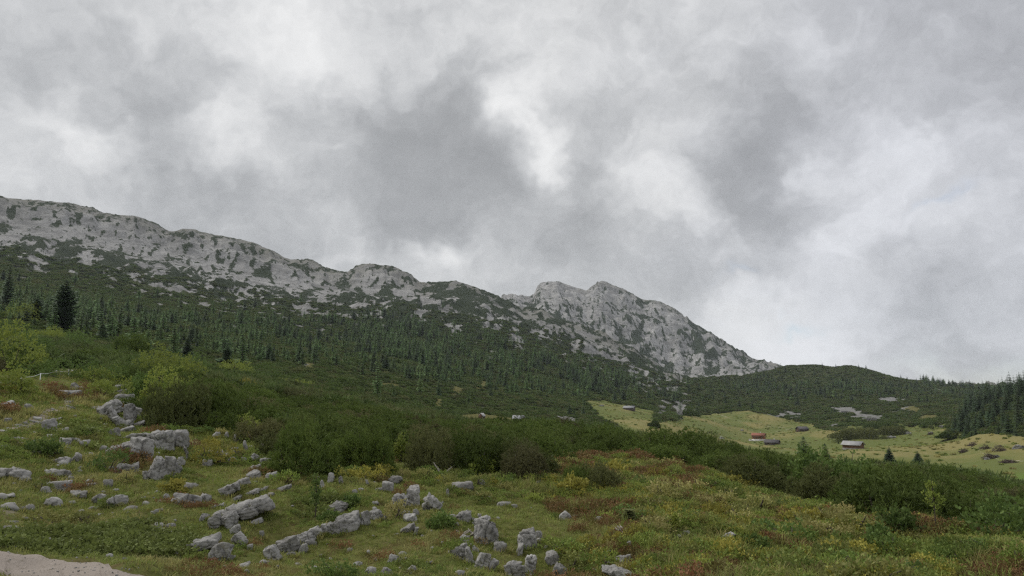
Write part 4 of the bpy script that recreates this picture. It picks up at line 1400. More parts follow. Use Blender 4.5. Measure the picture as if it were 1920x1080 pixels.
def clear_of_rocks(x, y, pad=0.8):
    ok = np.ones(len(x), bool)
    for (a, c, s) in ROCKPOS:
        ok &= np.hypot(x - a, y - c) > s * pad
    return ok


#@@P3
# ------------------------------------------------------------------ ground cover in the foreground
def foot_rot(n, r, tilt=0.15):
    return np.stack([r.normal(0, tilt, n), r.normal(0, tilt, n), r.uniform(0, 2 * math.pi, n)], -1)


SHRUB_LINE = L([(-300, 700), (0, 712), (60, 712), (85, 688), (175, 706), (232, 728), (262, 796), (300, 810), (420, 806), (480, 796), (505, 862), (520, 893), (615, 893), (640, 880), (760, 886), (850, 894), (960, 902), (1010, 896),
                (1060, 866), (1100, 860), (1150, 862), (1200, 872), (1267, 888), (1367, 912), (1467, 950), (1600, 974), (1750, 998), (1850, 1012), (1920, 1028), (2300, 1070)])
gr = np.random.default_rng(21)
x, y = jgrid(10.5, 62, 0.16, gr, 0.5)
u, v = uv_of(x, y)
rd = np.hypot(x, y)
keep = (u > -60) & (u < 1980) & (v < 1130) & (v > SHRUB_LINE(u) - 14) & ~on_path(x, y)
keep &= gr.random(len(x)) < np.where(rd > 44, 0.14, np.clip(26.0 / rd, 0.35, 1.0))
x, y, u, v, rd = x[keep], y[keep], u[keep], v[keep], rd[keep]
ok = clear_of_rocks(x, y, 0.58)
x, y, u, v, rd = x[ok], y[ok], u[ok], v[ok], rd[ok]
# fewer blades on bare patches
bb = grid_at(bare, x, y)
ok = gr.random(len(x)) > bb * 0.95
x, y, u, v, rd = x[ok], y[ok], u[ok], v[ok], rd[ok]
n1 = fbm(x, y, 4.0, 3, 0.55, 61)
n2 = fbm(x, y, 3.4, 3, 0.5, 62)
n3 = fbm(x, y, 1.1, 2, 0.5, 63)
lushv = grid_at(lush, x, y)
rightness = smooth(900, 1250, u + 260 * n1 - 0.9 * (v - 960))
rnd = gr.random(len(x))
kind = np.zeros(len(x), int)                        # 0 short grass
kind[(n2 > 0.22) & (rnd < 0.75)] = 1                 # dry grass
kind[(n2 < -0.22) & (rnd < 0.5)] = 3                # bilberry green
kind[(n3 + n2 > 0.55) & (rnd < 0.4)] = 2             # brown heath
kind[(lushv > 0.35 + 0.75 * rnd + 0.9 * n2 + 0.5 * n3)] = 4                 # herbs
rt = rightness > 0.35 + 0.5 * rnd
rk = np.where(n2 + 0.5 * n3 > 0.10, 2, np.where(n2 < -0.16, 3, np.where(n3 > 0.05, 5, 6)))
rk = np.where((rnd * 7.3) % 1 < 0.22, 5, rk)
kind = np.where(rt, rk, kind)                        # 5 tall grass, 6 leafy yellow-green
# grass growing up against the rocks
ex, ey = [], []
for (a_, c_, s_) in ROCKPOS:
    if math.hypot(a_, c_) > 60:
        continue
    n_ = int(5 + 14 * s_)
    t_ = gr.uniform(0, 2 * math.pi, n_)
    q_ = s_ * gr.uniform(0.9, 1.2, n_)
    ex += list(a_ + q_ * np.cos(t_))
    ey += list(c_ + q_ * np.sin(t_))
ex, ey = np.array(ex), np.array(ey)
x, y = np.concatenate([x, ex]), np.concatenate([y, ey])
kind = np.concatenate([kind, gr.choice([0, 0, 0, 1], len(ex))])
rd = np.concatenate([rd, np.full(len(ex), 20.0)])
Zg = H(x, y)
Pg = np.stack([x, y, Zg], -1)
S = np.clip(rd / 20.0, 0.85, 2.2)[:, None] * gr.uniform(0.7, 1.3, (len(x), 1)) * np.ones((1, 3))
S = np.where((kind == 3)[:, None], S * 0.75, S)
S = np.where((kind >= 5)[:, None], np.minimum(S, 1.05), S)
short = [make_grass(900 + i, 20, 0.085, 0.0065, 0.9, 0.12, 'grass') for i in range(4)]
dry = [make_grass(910 + i, 20, 0.13, 0.006, 0.8, 0.11, 'grass_dry') for i in range(4)]
heath_p = [make_herb(920 + i, 60, 0.20, 0.04, 0.013, 0.17, 'heath', 1.2) for i in range(4)]
bil = [make_herb(930 + i, 56, 0.15, 0.045, 0.015, 0.16, 'heath_green', 0.9) for i in range(4)]
herb = [make_herb(940 + i, 30, 0.11, 0.075, 0.026, 0.14, 'grass_lush', 0.5) for i in range(4)]
tall = [make_grass(950 + i, 30, 0.30, 0.0075, 0.8, 0.12, ['grass', 'grass_dry', 'grass', 'grass'][i]) for i in range(4)]
leafy = [make_herb(960 + i, 60, 0.26, 0.06, 0.018, 0.20, ['yellowleaf', 'heath_green', 'heath_green', 'willow'][i], 1.0) for i in range(4)]
for kk, nm, lab, cat, pr in [(0, 'short_grass', 'short olive grass covering the grazed slope', 'grass', short), (1, 'dry_grass', 'dry straw-coloured grass tufts in the turf', 'grass', dry), (2, 'heath', 'reddish brown heath cover among the grass', 'heath', heath_p),
                             (3, 'bilberry', 'low green bilberry cover on the slope', 'ground cover', bil), (4, 'herbs', 'lush broad-leaved herbs along the gravel path', 'herbs', herb), (5, 'tall_grass', 'tall grass tufts on the right foreground slope', 'grass', tall),
                             (6, 'leafy_cover', 'yellow-green leafy undergrowth on the right foreground slope', 'ground cover', leafy)]:
    m_ = kind == kk
    n = int(m_.sum())
    if n:
        scatter(nm, lab, cat, pr, Pg[m_], foot_rot(n, gr, 0.12), S[m_], gr.integers(0, 4, n))

# pebbles on the path and chips of limestone in the turf
pv, pf = ICO[2]
peb = []
for i in range(3):
    r_ = np.random.default_rng(70 + i)
    q = pv * (1 + 0.25 * pn3(pv * 1.4 + i * 9, 70 + i))[:, None] * np.array([1, 0.8, 0.55])
    peb.append(mesh('pebble', q * 0.03, pf, [M['rock']], False))
x, y = jgrid(9, 20, 0.09, gr, 0.5)
k = on_path(x, y) & (gr.random(len(x)) < 0.22)
xp, yp = x[k], y[k]
x, y = jgrid(11, 40, 0.45, gr, 0.5)
u, v = uv_of(x, y)
k = (gr.random(len(x)) < 0.10 + 0.22 * smooth(420, 200, u) + 0.6 * grid_at(bare, x, y) + 0.25 * smooth(0.25, 0.6, fbm(x, y, 3, 3, 0.5, 66)) * (u < 1150)) & (v > SHRUB_LINE(u)) & ~on_path(x, y) & (u < 1250)
x, y = np.concatenate([xp, x[k]]), np.concatenate([yp, y[k]])
big = np.concatenate([np.full(len(xp), 0.36), np.where(gr.random(int(k.sum())) < 0.25, 3.2, 1.6)])
S2 = (gr.uniform(0.4, 1.6, len(x)) ** 1.6 * big)[:, None] * np.ones((1, 3))
scatter('pebbles', 'loose pebbles and limestone chips on path and turf', 'pebbles', peb, np.stack([x, y, H(x, y) + np.where(big < 1, 0.05, 0.0)], -1), foot_rot(len(x), gr, 0.3), S2, gr.integers(0, 3, len(x)))

# broken limestone rubble on the slope
RUB = [rock_mesh(2000 + i, (0.26, 0.20, 0.15), ['slab', 'round', 'block', 'slab'][i], 3, 'rubble') for i in range(4)]
x, y = jgrid(12, 44, 0.55, gr, 0.5)
u, v = uv_of(x, y)
cl_ = fbm(x, y, 4.5, 3, 0.55, 67)
pr_ = 0.22 * smooth(0.05, 0.4, cl_) * smooth(1150, 800, u) + 0.32 * smooth(0.0, 0.35, cl_) * smooth(420, 250, u) + 0.35 * grid_at(bare, x, y)
k = (gr.random(len(x)) < pr_) & (v > SHRUB_LINE(u) + 4) & ~on_path(x, y) & (grid_at(lush, x, y) < 0.5)
x, y = x[k], y[k]
sr_ = gr.uniform(0.35, 1.3, len(x)) ** 1.3
scatter('rubble', 'broken pale limestone rubble strewn over the foreground turf', 'rubble', RUB, np.stack([x, y, H(x, y) - 0.015], -1), foot_rot(len(x), gr, 0.35), np.stack([sr_, sr_, sr_ * 0.8], -1), gr.integers(0, 4, len(x)))

# low cushions of heath and bilberry
LOW = [make_broad(980 + i, 150, 6, 0.055, 0.017, 0.42, 0.34, 5, ['heath', 'heath_green', 'yellowleaf', 'heath_green', 'heath', 'willow_dark', 'grass_dry', 'yellowleaf'][i], 0.6, (0.6, 1.04), 4) for i in range(8)]
x, y = jgrid(12, 46, 0.62, gr, 0.5)
u, v = uv_of(x, y)
rg_ = smooth(950, 1250, u + 200 * fbm(x, y, 4, 2, 0.5, 91))
pr_ = np.where(fbm(x, y, 3.2, 3, 0.5, 92) > -0.05, 0.05 + 0.66 * rg_, 0.03)
pr_ = np.maximum(pr_, 0.6 * smooth(34, 4, np.abs(v - SHRUB_LINE(u) - 8)))
k = (gr.random(len(x)) < pr_) & (v > SHRUB_LINE(u) - 6) & ~on_path(x, y) & (u > -40) & (u < 1960) & (v < 1120) & (grid_at(lush, x, y) < 0.4)
k &= clear_of_rocks(x, y, 0.9)
x, y = x[k], y[k]
tn = fbm(x, y, 4.5, 3, 0.5, 93) + gr.normal(0, 0.06, len(x)) - 0.10 * (uv_of(x, y)[0] < 1000)
ix = np.select([tn < -0.25, tn < -0.05, tn < 0.08, tn < 0.25], [1, 3, 2, 6], 0)
ix = np.where((ix == 0) & (gr.random(len(x)) < 0.5), 4, ix)
ix = np.where(gr.random(len(x)) < 0.08, 5, ix)
ix = np.where((ix == 2) & (gr.random(len(x)) < 0.5), 7, ix)
sl_ = gr.uniform(0.5, 1.35, len(x)) * (1 + 0.5 * smooth(1000, 1300, uv_of(x, y)[0]) * gr.random(len(x)))
scatter('low_shrubs', 'low cushions of heath and bilberry on the foreground slope', 'heath', LOW, np.stack([x, y, H(x, y) - 0.02], -1), foot_rot(len(x), gr, 0.1), np.stack([sl_, sl_, sl_ * gr.uniform(0.6, 1.1, len(x))], -1), ix)

# ------------------------------------------------------------------ leafy bushes, placed one by one
BUSHES = [  # u, foot v, w, h, material, leaf length, label
    (22, 702, 140, 92, 'willow', 0.11, 'large yellow-green willow bush at the left picture edge'),
    (288, 718, 112, 76, 'willow', 0.11, 'bright yellow-green willow bush above the block stack'),
    (125, 712, 112, 42, 'willow_dark', 0.05, 'low blue-green rounded bush behind the fence'),
    (30, 740, 52, 52, 'willow', 0.09, 'small pale willow bush under the fence wire'),
    (300, 756, 84, 74, 'willow', 0.08, 'light green willow shoots in front of the pine shrubs'),
    (462, 744, 62, 38, 'yellowleaf', 0.09, 'small yellow bush between dark pine shrubs'),
    (388, 868, 78, 44, 'yellowleaf', 0.05, 'yellow-green bilberry cushion on the rocks left of centre'),
    (330, 925, 42, 28, 'yellowleaf', 0.05, 'small lime-green bush above the lone cracked boulder'),
    (205, 886, 76, 40, 'willow_dark', 0.05, 'dense green dwarf bush beside the brownish rocks'),
    (82, 852, 38, 28, 'willow_dark', 0.05, 'small dark green bush on the open left slope'),
    (830, 990, 58, 34, 'willow_dark', 0.05, 'dark green bush left of the tallest boulder'),
    (655, 950, 34, 20, 'willow_dark', 0.05, 'small dark bush right of the pale sloping rock'),
    (618, 975, 30, 14, 'willow_dark', 0.05, 'low dark bush left of the pale sloping rock'),
    (190, 742, 60, 36, 'willow', 0.07, 'grassy green bush on the bank right of the fence'),
    (255, 745, 40, 26, 'willow_dark', 0.07, 'green bush behind the block stack'),
    (455, 806, 70, 26, 'willow', 0.07, 'pale green bush below the pine shrubs left of centre'),
    (1140, 892, 110, 26, 'yellowleaf', 0.08, 'wide yellowish leafy bush right of the centre shrubs'),
    (1075, 925, 46, 36, 'yellowleaf', 0.07, 'yellow leafy bush in front of the centre thicket'),
    (900, 890, 44, 34, 'willow', 0.08, 'light green bush under the centre pine thicket'),
    (750, 868, 26, 58, 'willow', 0.07, 'narrow pale sapling bush in the centre thicket'),
    (1862, 1010, 128, 84, 'willow_dark', 0.09, 'large green alder bush at the right edge of the heath'),
    (1690, 1010, 60, 50, 'willow_dark', 0.08, 'green leafy bush left of the slender birch'),
    (1588, 1075, 90, 42, 'willow_dark', 0.05, 'low dense green bush in the bottom right foreground'),
    (1500, 985, 60, 30, 'yellowleaf', 0.07, 'yellow-green bush in the heath right of centre'),
    (1655, 1030, 60, 42, 'willow_dark', 0.07, 'dark green herb bush on the right heath slope'),
    (1415, 1025, 46, 22, 'willow_dark', 0.05, 'small dark bush just right of the crescent boulder'),
    (70, 690, 40, 30, 'willow', 0.09, 'pale bush in the dark shrubs right of the large willow'),
    (40, 602, 60, 38, 'willow', 0.14, 'yellowish bush under the tall dark trees on the left'),
    (1465, 870, 40, 20, 'willow', 0.09, 'pale green bush in the shrub belt on the right'),
    (400, 838, 30, 14, 'yellowleaf', 0.05, 'small reddish-yellow cushion above the bilberry cushion'),
]
XB = np.random.default_rng(77)
_spots = ['left of the stone pine', 'below the stone pine', 'right of the stone pine', 'near the dark spruce']
for (u_, v_, w_, h_, m_, l_, t_) in [
        (62, 668, 70, 46, 'willow_dark', 0.12, 'dark leafy alder right behind the large willow bush'), (150, 660, 80, 46, 'willow_dark', 0.13, 'green alder below the stone pine'), (215, 690, 70, 44, 'mugo', 0.10, 'dark rounded bush left of the bright willow bush'),
        (250, 655, 70, 34, 'willow_dark', 0.14, 'green alder behind the bright willow bush'), (0, 640, 80, 44, 'willow_dark', 0.13, 'green alder above the large willow bush'), (100, 640, 50, 30, 'willow', 0.13, 'yellowish bush at the foot of the stone pine'),
        (360, 700, 80, 40, 'willow_dark', 0.12, 'green alder right of the bright willow bush'), (500, 706, 80, 30, 'willow_dark', 0.12, 'green alder on the slope left of centre'), (440, 700, 60, 30, 'willow', 0.12, 'pale bush above the small yellow bush'),
        (330, 742, 60, 40, 'willow', 0.08, 'pale willow bush in front of the dark pines'), (180, 720, 60, 34, 'willow', 0.08, 'pale bush at the right end of the fence bank'), (560, 730, 60, 22, 'willow', 0.11, 'pale bush in the thicket left of centre'),
        (845, 808, 60, 30, 'willow', 0.09, 'pale green bush in the thicket near the clearing'), (1330, 880, 50, 18, 'willow', 0.08, 'pale green bush in the belt right of centre'), (1240, 896, 80, 18, 'yellowleaf', 0.07, 'long yellowish bush along the front of the right belt')]:
    BUSHES.append((u_, v_, w_, h_, m_, l_, t_))
BUSHPOS = []
for i, (u, v, w, h, mt, lf, lab) in enumerate(BUSHES):
    p = at(u, v)
    d = float(np.hypot(p[0], p[1]))
    m_ = d / FPX
    W_, H_ = w * m_, h * m_
    lf *= 1.5
    n = int(np.clip(W_ * H_ * 1.5 / (lf * lf) * 1.1, 300, 1700))
    me = make_broad(300 + i, n, 7, lf, lf * 0.32, W_ * 0.60, H_, 7, mt, 0.5, (0.5, 1.03), 14)
    dirv = p[:2] / d
    c = p[:2] + dirv * W_ * 0.2
    o = obj('leafy_bush', me, None, (c[0], c[1], min(float(H(*c)), p[2] + 0.15 * H_) - 0.05), (0, 0, random.uniform(0, 6)))
    tag(o, lab, 'bush')
    BUSHPOS.append((c[0], c[1], W_ * 0.5))

# slender birch on the right and a thin sapling in the grass
for (u, v, h, lab, mt, wd) in [(1755, 1000, 82, 'slender young birch at the edge of the right shrub belt', 'willow', 0.28), (590, 975, 78, 'thin wispy sapling standing in the grass below the round shrub', 'willow_dark', 0.22), (1268, 1000, 30, 'thin shoot standing in the heath beside two low rocks', 'willow', 0.2)]:
    p = at(u, v)
    hm = h * float(np.hypot(p[0], p[1])) / FPX
    r_ = np.random.default_rng(int(u))
    e = bpy.data.objects.new('sapling', None)
    COL.objects.link(e)
    e.location = p
    tag(e, lab, 'sapling')
    t = Bag()
    zs = np.linspace(-0.1, hm * 0.97, 6)
    t.tube(np.stack([0.02 * np.sin(zs * 3), 0.02 * np.cos(zs * 2), zs], -1), np.linspace(0.018, 0.005, 6), 5)
    q = []
    for k in range(26):
        z0 = hm * r_.uniform(0.3, 0.95)
        a = r_.uniform(0, 6.3)
        ln = hm * wd * r_.uniform(0.4, 1.0) * (1.15 - z0 / hm)
        tip = np.array([math.cos(a) * ln, math.sin(a) * ln, z0 + ln * 0.8])
        t.tube([np.array([0, 0, z0]), tip], [0.006, 0.002], 3)
        q += [tip, tip * 0.8 + np.array([0, 0, z0 * 0.2]), tip * 0.6 + np.array([0, 0, z0 * 0.4])]
    obj('trunk', t.mesh('trunk', [M['bark']]), e)
    c = Bag()
    vv_, ff_ = leaves(np.array(q), unit(np.array(q) * np.array([1, 1, 0]) + np.array([0, 0, 0.3])), 6, 0.06, 0.02, 0.7, r_)
    c.add(vv_, ff_)
    obj('crown', c.mesh('crown', [M[mt]]), e)

# ------------------------------------------------------------------ mountain pine shrubs
MUGO = [make_mugo(400 + i, w=[1.5, 1.7, 1.35, 1.6, 1.9, 1.45][i], h=[1.7, 1.5, 1.6, 1.35, 1.45, 1.8][i]) for i in range(6)]
MUGO_FAR = [make_mugo(420 + i, tips=170, nn=9, ln=0.34, wd=0.035, inner=70, w=1.6, h=1.5, mt='mugo_far') for i in range(4)]
FRONT = [  # u, foot v, w, h, label
    (566, 896, 122, 116, 'big round mountain pine shrub standing forward of the thicket left of centre'),
    (330, 806, 120, 100, 'dark mountain pine shrub behind the pair of limestone domes'),
    (405, 800, 90, 90, 'dark mountain pine shrub above the three small stones'),
    (690, 882, 110, 84, 'mountain pine shrub just right of the big round shrub'),
    (1130, 926, 110, 60, 'low spreading mountain pine shrub in the heath right of the thicket'),
    (985, 902, 110, 72, 'mountain pine shrub at the right front corner of the centre thicket'),
    (900, 890, 120, 88, 'dark mountain pine shrub in front of the centre thicket behind the loaf-shaped rock'),
    (800, 886, 110, 92, 'mountain pine shrub in the centre front row with bare dead branch'),
    (1540, 950, 130, 80, 'dark mountain pine shrub at the front of the right belt'),
    (243, 676, 80, 52, 'broad brownish green mountain pine left of the bright willow bush'),
    (1085, 918, 80, 52, 'mountain pine shrub left of the low spreading one in the heath'),
    (185, 692, 100, 40, 'wide flat mountain pine shrub behind the fence mound'),
]
fr = np.random.default_rng(31)
SH = []
for i, (u, v, w, h, lab) in enumerate(FRONT):
    p = at(u, v)
    d = float(np.hypot(p[0], p[1]))
    me = MUGO[i % 6]
    co = np.empty(len(me.vertices) * 3, np.float32)
    me.vertices.foreach_get('co', co)
    co = co.reshape(-1, 3)
    ww, hh = np.ptp(co[:, 0]), co[:, 2].max()
    s, sz = w * d / FPX / ww, h * d / FPX / hh
    dirv = p[:2] / d
    c = p[:2] + dirv * s * ww * 0.3
    o = obj('mountain_pine_shrub', me, None, (c[0], c[1], p[2] - 0.05), (0, 0, fr.uniform(0, 6.3)), (s, s, sz))
    tag(o, lab, 'shrub')
    SH.append((c[0], c[1], s * ww * 0.5))
x, y = jgrid(22, 215, 1.95, fr, 0.42)
u, v = uv_of(x, y)
d = np.hypot(x, y)
zone = (v < SHRUB_LINE(u) - 5 + 22 * fbm(x, y, 5, 2, 0.5, 74)) & (d < 200 + 10 * fbm(x, y, 30, 2, 0.5, 71))
thin = np.where(d > 70, 0.7, 0.95)
zone &= fr.random(len(x)) < thin
zone &= ~((u < 300) & (d < 60) & (fbm(x, y, 7, 2, 0.5, 72) > 0.25) & (d > 52))
for j_, (a, c, s) in enumerate(SH + BUSHPOS):
    zone &= np.hypot(x - a, y - c) > s * (1.45 if j_ == 0 else 0.75)
for (uu_, vv_, ru, rv) in [(735, 868, 26, 14), (620, 862, 16, 14), (300, 770, 40, 24)]:
    zone &= np.hypot((u - uu_) / ru, (v - vv_) / rv) > 1
zone &= clear_of_rocks(x, y, 1.1) if zone.sum() else True
zone &= visible(x, y, 1.8) | (d < 60)
x, y, u, v, d = x[zone], y[zone], u[zone], v[zone], d[zone]
sc = fr.uniform(0.8, 1.3, len(x)) * (1 + 0.15 * smooth(1200, 1400, u) * smooth(1750, 1600, u)) * np.where(d > 70, 1.25, 1.0) * (0.85 + 0.3 * fbm(x, y, 14, 2, 0.5, 73))
edge = smooth(0, 26, SHRUB_LINE(u) - v)
sc *= 0.72 + 0.28 * edge
inframe = (u > -30) & (u < 1950)
order = np.argsort(np.where(inframe, -sc / d, 1))
solo = set(order[:285].tolist())
zs_ = H(x, y)
names = [('dark green mountain pine shrub packed in the thicket on the left slope', 'pine shrubs on the left slope'),
         ('dark green mountain pine shrub packed in the thicket behind the centre rocks', 'pine shrubs behind the centre rocks'),
         ('dark green mountain pine shrub packed in the belt above the right heath', 'pine shrubs above the right heath')]
LEAFY = [make_broad(440 + i, 900, 7, 0.11, 0.034, 1.0, 1.5, 7, 'willow_dark', 0.5, (0.5, 1.03), 12) for i in range(3)]
rest = []
for i in range(len(x)):
    if i in solo and d[i] > 31 and edge[i] > 0.95 and fr.random() < 0.08:
        o = obj('leafy_bush', LEAFY[int(fr.integers(3))], None, (x[i], y[i], zs_[i] - 0.05), (0, 0, fr.uniform(0, 6.3)), sc[i] * 1.05)
        tag(o, ['paler leafy bush growing among the pine shrubs on the left slope', 'paler leafy bush growing among the pine shrubs behind the centre rocks', 'paler leafy bush growing among the pine shrubs above the right heath'][0 if u[i] < 500 else (1 if u[i] < 1060 else 2)], 'bush', 'leafy bushes among the pine shrubs')
    elif i in solo:
        o = obj('mountain_pine_shrub', MUGO[int(fr.integers(6))], None, (x[i], y[i], zs_[i] - 0.08), (fr.normal(0, .06), fr.normal(0, .06), fr.uniform(0, 6.3)), (sc[i] * fr.uniform(.9, 1.15), sc[i] * fr.uniform(.9, 1.15), sc[i] * fr.uniform(0.8, 1.12)))
        lab, grp = names[0 if u[i] < 500 else (1 if u[i] < 1060 else 2)]
        tag(o, lab, 'shrub', grp)
    else:
        rest.append(i)
rest = np.array(rest)
sn = rest[d[rest] < 75]
sf = rest[d[rest] >= 75]
ZT = np.stack([x, y, zs_ - 0.1], -1)


def s3(i, r):
    return np.stack([sc[i] * r.uniform(.9, 1.15, len(i)), sc[i] * r.uniform(.9, 1.15, len(i)), sc[i] * r.uniform(.8, 1.15, len(i))], -1)


scatter('mountain_pine_thicket', 'dense mountain pine thicket covering the near slope behind the front shrubs', 'thicket', MUGO, ZT[sn], foot_rot(len(sn), fr, 0.06), s3(sn, fr), fr.integers(0, 6, len(sn)))
# thicket farther up the slopes
x2, y2 = jgrid(195, 2120, 4.4, fr, 0.45)
d2 = np.hypot(x2, y2)
k = fr.random(len(x2)) < np.clip(1.15 - d2 / 1600, 0.25, 0.95)
x2, y2, d2 = x2[k], y2[k], d2[k]
k = ~grid_at(meadow, x2, y2) & ~grid_at(clearing, x2, y2) & (grid_at(ROCK, x2, y2) < 0.05) & (grid_at(GRASSY, x2, y2) < 0.04) & visible(x2, y2, 2.5)
k &= (d2 < 1300) | ((grid_at(VEG, x2, y2) > 0.02) & (d2 < 1650)) | (uv_of(x2, y2)[0] > 1290)
x2, y2, d2 = x2[k], y2[k], d2[k]
sz2 = fr.uniform(0.8, 1.7, len(x2)) * np.clip(d2 / 500, 0.9, 1.7)
Pf = np.concatenate([ZT[sf], np.stack([x2, y2, H(x2, y2) - 0.4], -1)])
Sf = np.concatenate([s3(sf, fr), np.stack([sz2 * 1.2, sz2 * 1.2, sz2 * fr.uniform(0.7, 1.0, len(x2))], -1)])
scatter('mountain_pine_cover', 'far dwarf pine cover on the slopes around the meadow', 'thicket', MUGO_FAR, Pf, foot_rot(len(Pf), fr, 0.08), Sf, fr.integers(0, 4, len(Pf)))

# ------------------------------------------------------------------ conifers
tr = np.random.default_rng(41)
SPR = [conifer_mesh(500 + i, 'spruce', h=13.0, rbase=2.9, whorls=15, per=9, kites=2, droop=0.35, slim=1.2) for i in range(4)]
LAR = [conifer_mesh(510 + i, 'larch', h=13.0, rbase=3.0, whorls=13, per=9, kites=3, droop=0.12, slim=1.25, gap=0.15, profile='larch', dens=0.9) for i in range(4)]
TREES = [  # special ones: u, foot v, height px, width px, profile, material, label
    (117, 622, 84, 44, 'pine', 'spruce', 'tall dense dark stone pine standing above the left shrubs'),
    (12, 575, 72, 26, 'spruce', 'spruce', 'dark narrow spruce at the far left edge'),
    (66, 602, 42, 34, 'larch', 'spruce', 'broad dark pine between the left edge spruce and the stone pine'),
    (1511, 901, 72, 46, 'spruce', 'spruce', 'largest lone spruce at the edge of the right shrub belt'),
    (1551, 901, 60, 30, 'spruce', 'spruce', 'slim spruce just right of the largest lone spruce'),
    (1668, 868, 26, 20, 'spruce', 'spruce', 'small spruce tip rising from the right shrub belt'),
    (1722, 872, 22, 20, 'spruce', 'spruce', 'smallest spruce tip right of the other one in the shrub belt'),
    (350, 674, 42, 26, 'spruce', 'spruce', 'dark spruce standing right of the bright willow bush'),
    (424, 688, 40, 38, 'larch', 'spruce', 'round-topped dark pine on the slope left of centre'),
    (1180, 986, 28, 15, 'spruce', 'mugo', 'knee-high young spruce in the heath right of the low shrub'),
    (1108, 770, 14, 6, 'spruce', 'spruce', 'lone tiny conifer at the left end of the meadow'),
    (562, 668, 34, 14, 'spruce', 'spruce', 'darker left one of two spruces at the lower forest edge'),
    (580, 668, 32, 12, 'spruce', 'spruce', 'darker right one of two spruces at the lower forest edge'),
]
for i, (u, v, hp, wp, prof, mt, lab) in enumerate(TREES):
    p = at(u, v)
    d_ = float(np.hypot(p[0], p[1]))
    hm, wm = hp * d_ / FPX, wp * d_ / FPX
    c, t = conifer_parts(600 + i, h=hm, rbase=wm / 2, whorls=26, per=11, kites=4, droop=0.3 if prof == 'spruce' else 0.02, slim=1.0, gap=0.03, profile=prof, sag=0.12)
    e = bpy.data.objects.new('conifer_tree', None)
    COL.objects.link(e)
    e.location = p
    tag(e, lab, 'tree')
    obj('crown', c.mesh('crown', [M[mt]]), e)
    obj('trunk', t.mesh('trunk', [M['bark']]), e)

ftop = L([(-300, 545), (0, 560), (150, 572), (300, 592), (420, 604), (600, 602), (700, 594), (800, 604), (900, 626), (1000, 655), (1100, 688), (1200, 714), (1270, 738), (1290, 726), (1330, 728), (1440, 716), (1500, 708), (1700, 728), (1730, 726), (1860, 734), (1930, 735), (2300, 735)])
fmid = L([(-300, 575), (0, 590), (300, 625), (600, 650), (800, 690), (1000, 722), (1200, 738), (1300, 735), (1450, 720), (1600, 722), (1700, 725), (1800, 730), (2300, 740)])
fbot = L([(-300, 610), (0, 622), (200, 652), (350, 690), (480, 692), (600, 688), (700, 704), (800, 736), (900, 748), (1000, 752), (1090, 755), (1200, 757), (1280, 755), (1330, 752), (1450, 752), (1640, 752), (1700, 748), (1850, 752), (2300, 760)])
x, y = jgrid(230, 2250, 8.2, tr, 0.48)
d = np.hypot(x, y)
u, v = uv_of(x, y)
a = smooth(-16, 22, v - ftop(u)) * smooth(6, -26, v - fbot(u))
cl = fbm(x, y, 75, 4, 0.6, 81)
den = a * np.clip(0.30 + 3.2 * cl, 0.02, 0.95)
den = np.maximum(den, 0.012 * ((v > ftop(u) - 40) & (v < fbot(u) + 40)))
rightspruce = poly_in(u, v, [(1785, 830), (1800, 790), (1850, 735), (1930, 720), (2100, 720), (2100, 832), (1860, 832)]) & (d > 330) & (d < 1000)
den = np.where(rightspruce, 0.42, den)
skyl = (u > 1730) & (u < 1885) & (d > 1850) & (d < 2080)
den = np.where(skyl, 0.35, den)
den = np.where((u > 1300) & (u < 1720) & (d > 1960), den * 0.22, den)
for (uu_, vv_, ru, rv) in [(1600, 812, 55, 16), (1645, 803, 36, 8), (1228, 795, 16, 14), (1672, 808, 30, 10)]:
    pass
grove = np.hypot((u - 1568) / 12, (v - 828) / 7) < 1
den = np.where(grove & (d > 400), 0.7, den)
k = (tr.random(len(x)) < den) & ~(grid_at(meadow, x, y) & ~grove) & (grid_at(ROCK, x, y) < 0.12) & (grid_at(GRASSY, x, y) < 0.1)
x, y, u, v, d = x[k], y[k], u[k], v[k], d[k]
hs = (0.32 + 1.0 * tr.random(len(x)) ** 1.1) * (0.85 + 0.5 * fbm(x, y, 120, 2, 0.5, 83))
hs = np.clip(hs, 0.4, 1.25) * np.clip(d / 900, 0.62, 1.12) * 1.45
k = visible(x, y, 13 * hs) & (u > -40) & (u < 1960)
x, y, u, v, d, hs = x[k], y[k], u[k], v[k], d[k], hs[k]
rs_ = (u > 1780) & (d < 1000)
larchy = 0.72 * smooth(40, -10, v - fmid(u) - 25) + 0.2
isl = (tr.random(len(x)) < 1.1 * np.where(u < 1280, np.clip(0.70 + 0.5 * fbm(x, y, 150, 2, .5, 84), 0, 1), 0.35)) & ~rs_
hs = np.where(rs_, hs * 1.15, np.where(u > 1290, hs * 0.72, hs))
zz = H(x, y)
app = hs / d
ROT = foot_rot(len(x), tr, 0.025)
SCL = np.stack([hs * tr.uniform(.8, 1.25, len(x)), hs * tr.uniform(.8, 1.25, len(x)), hs], -1)
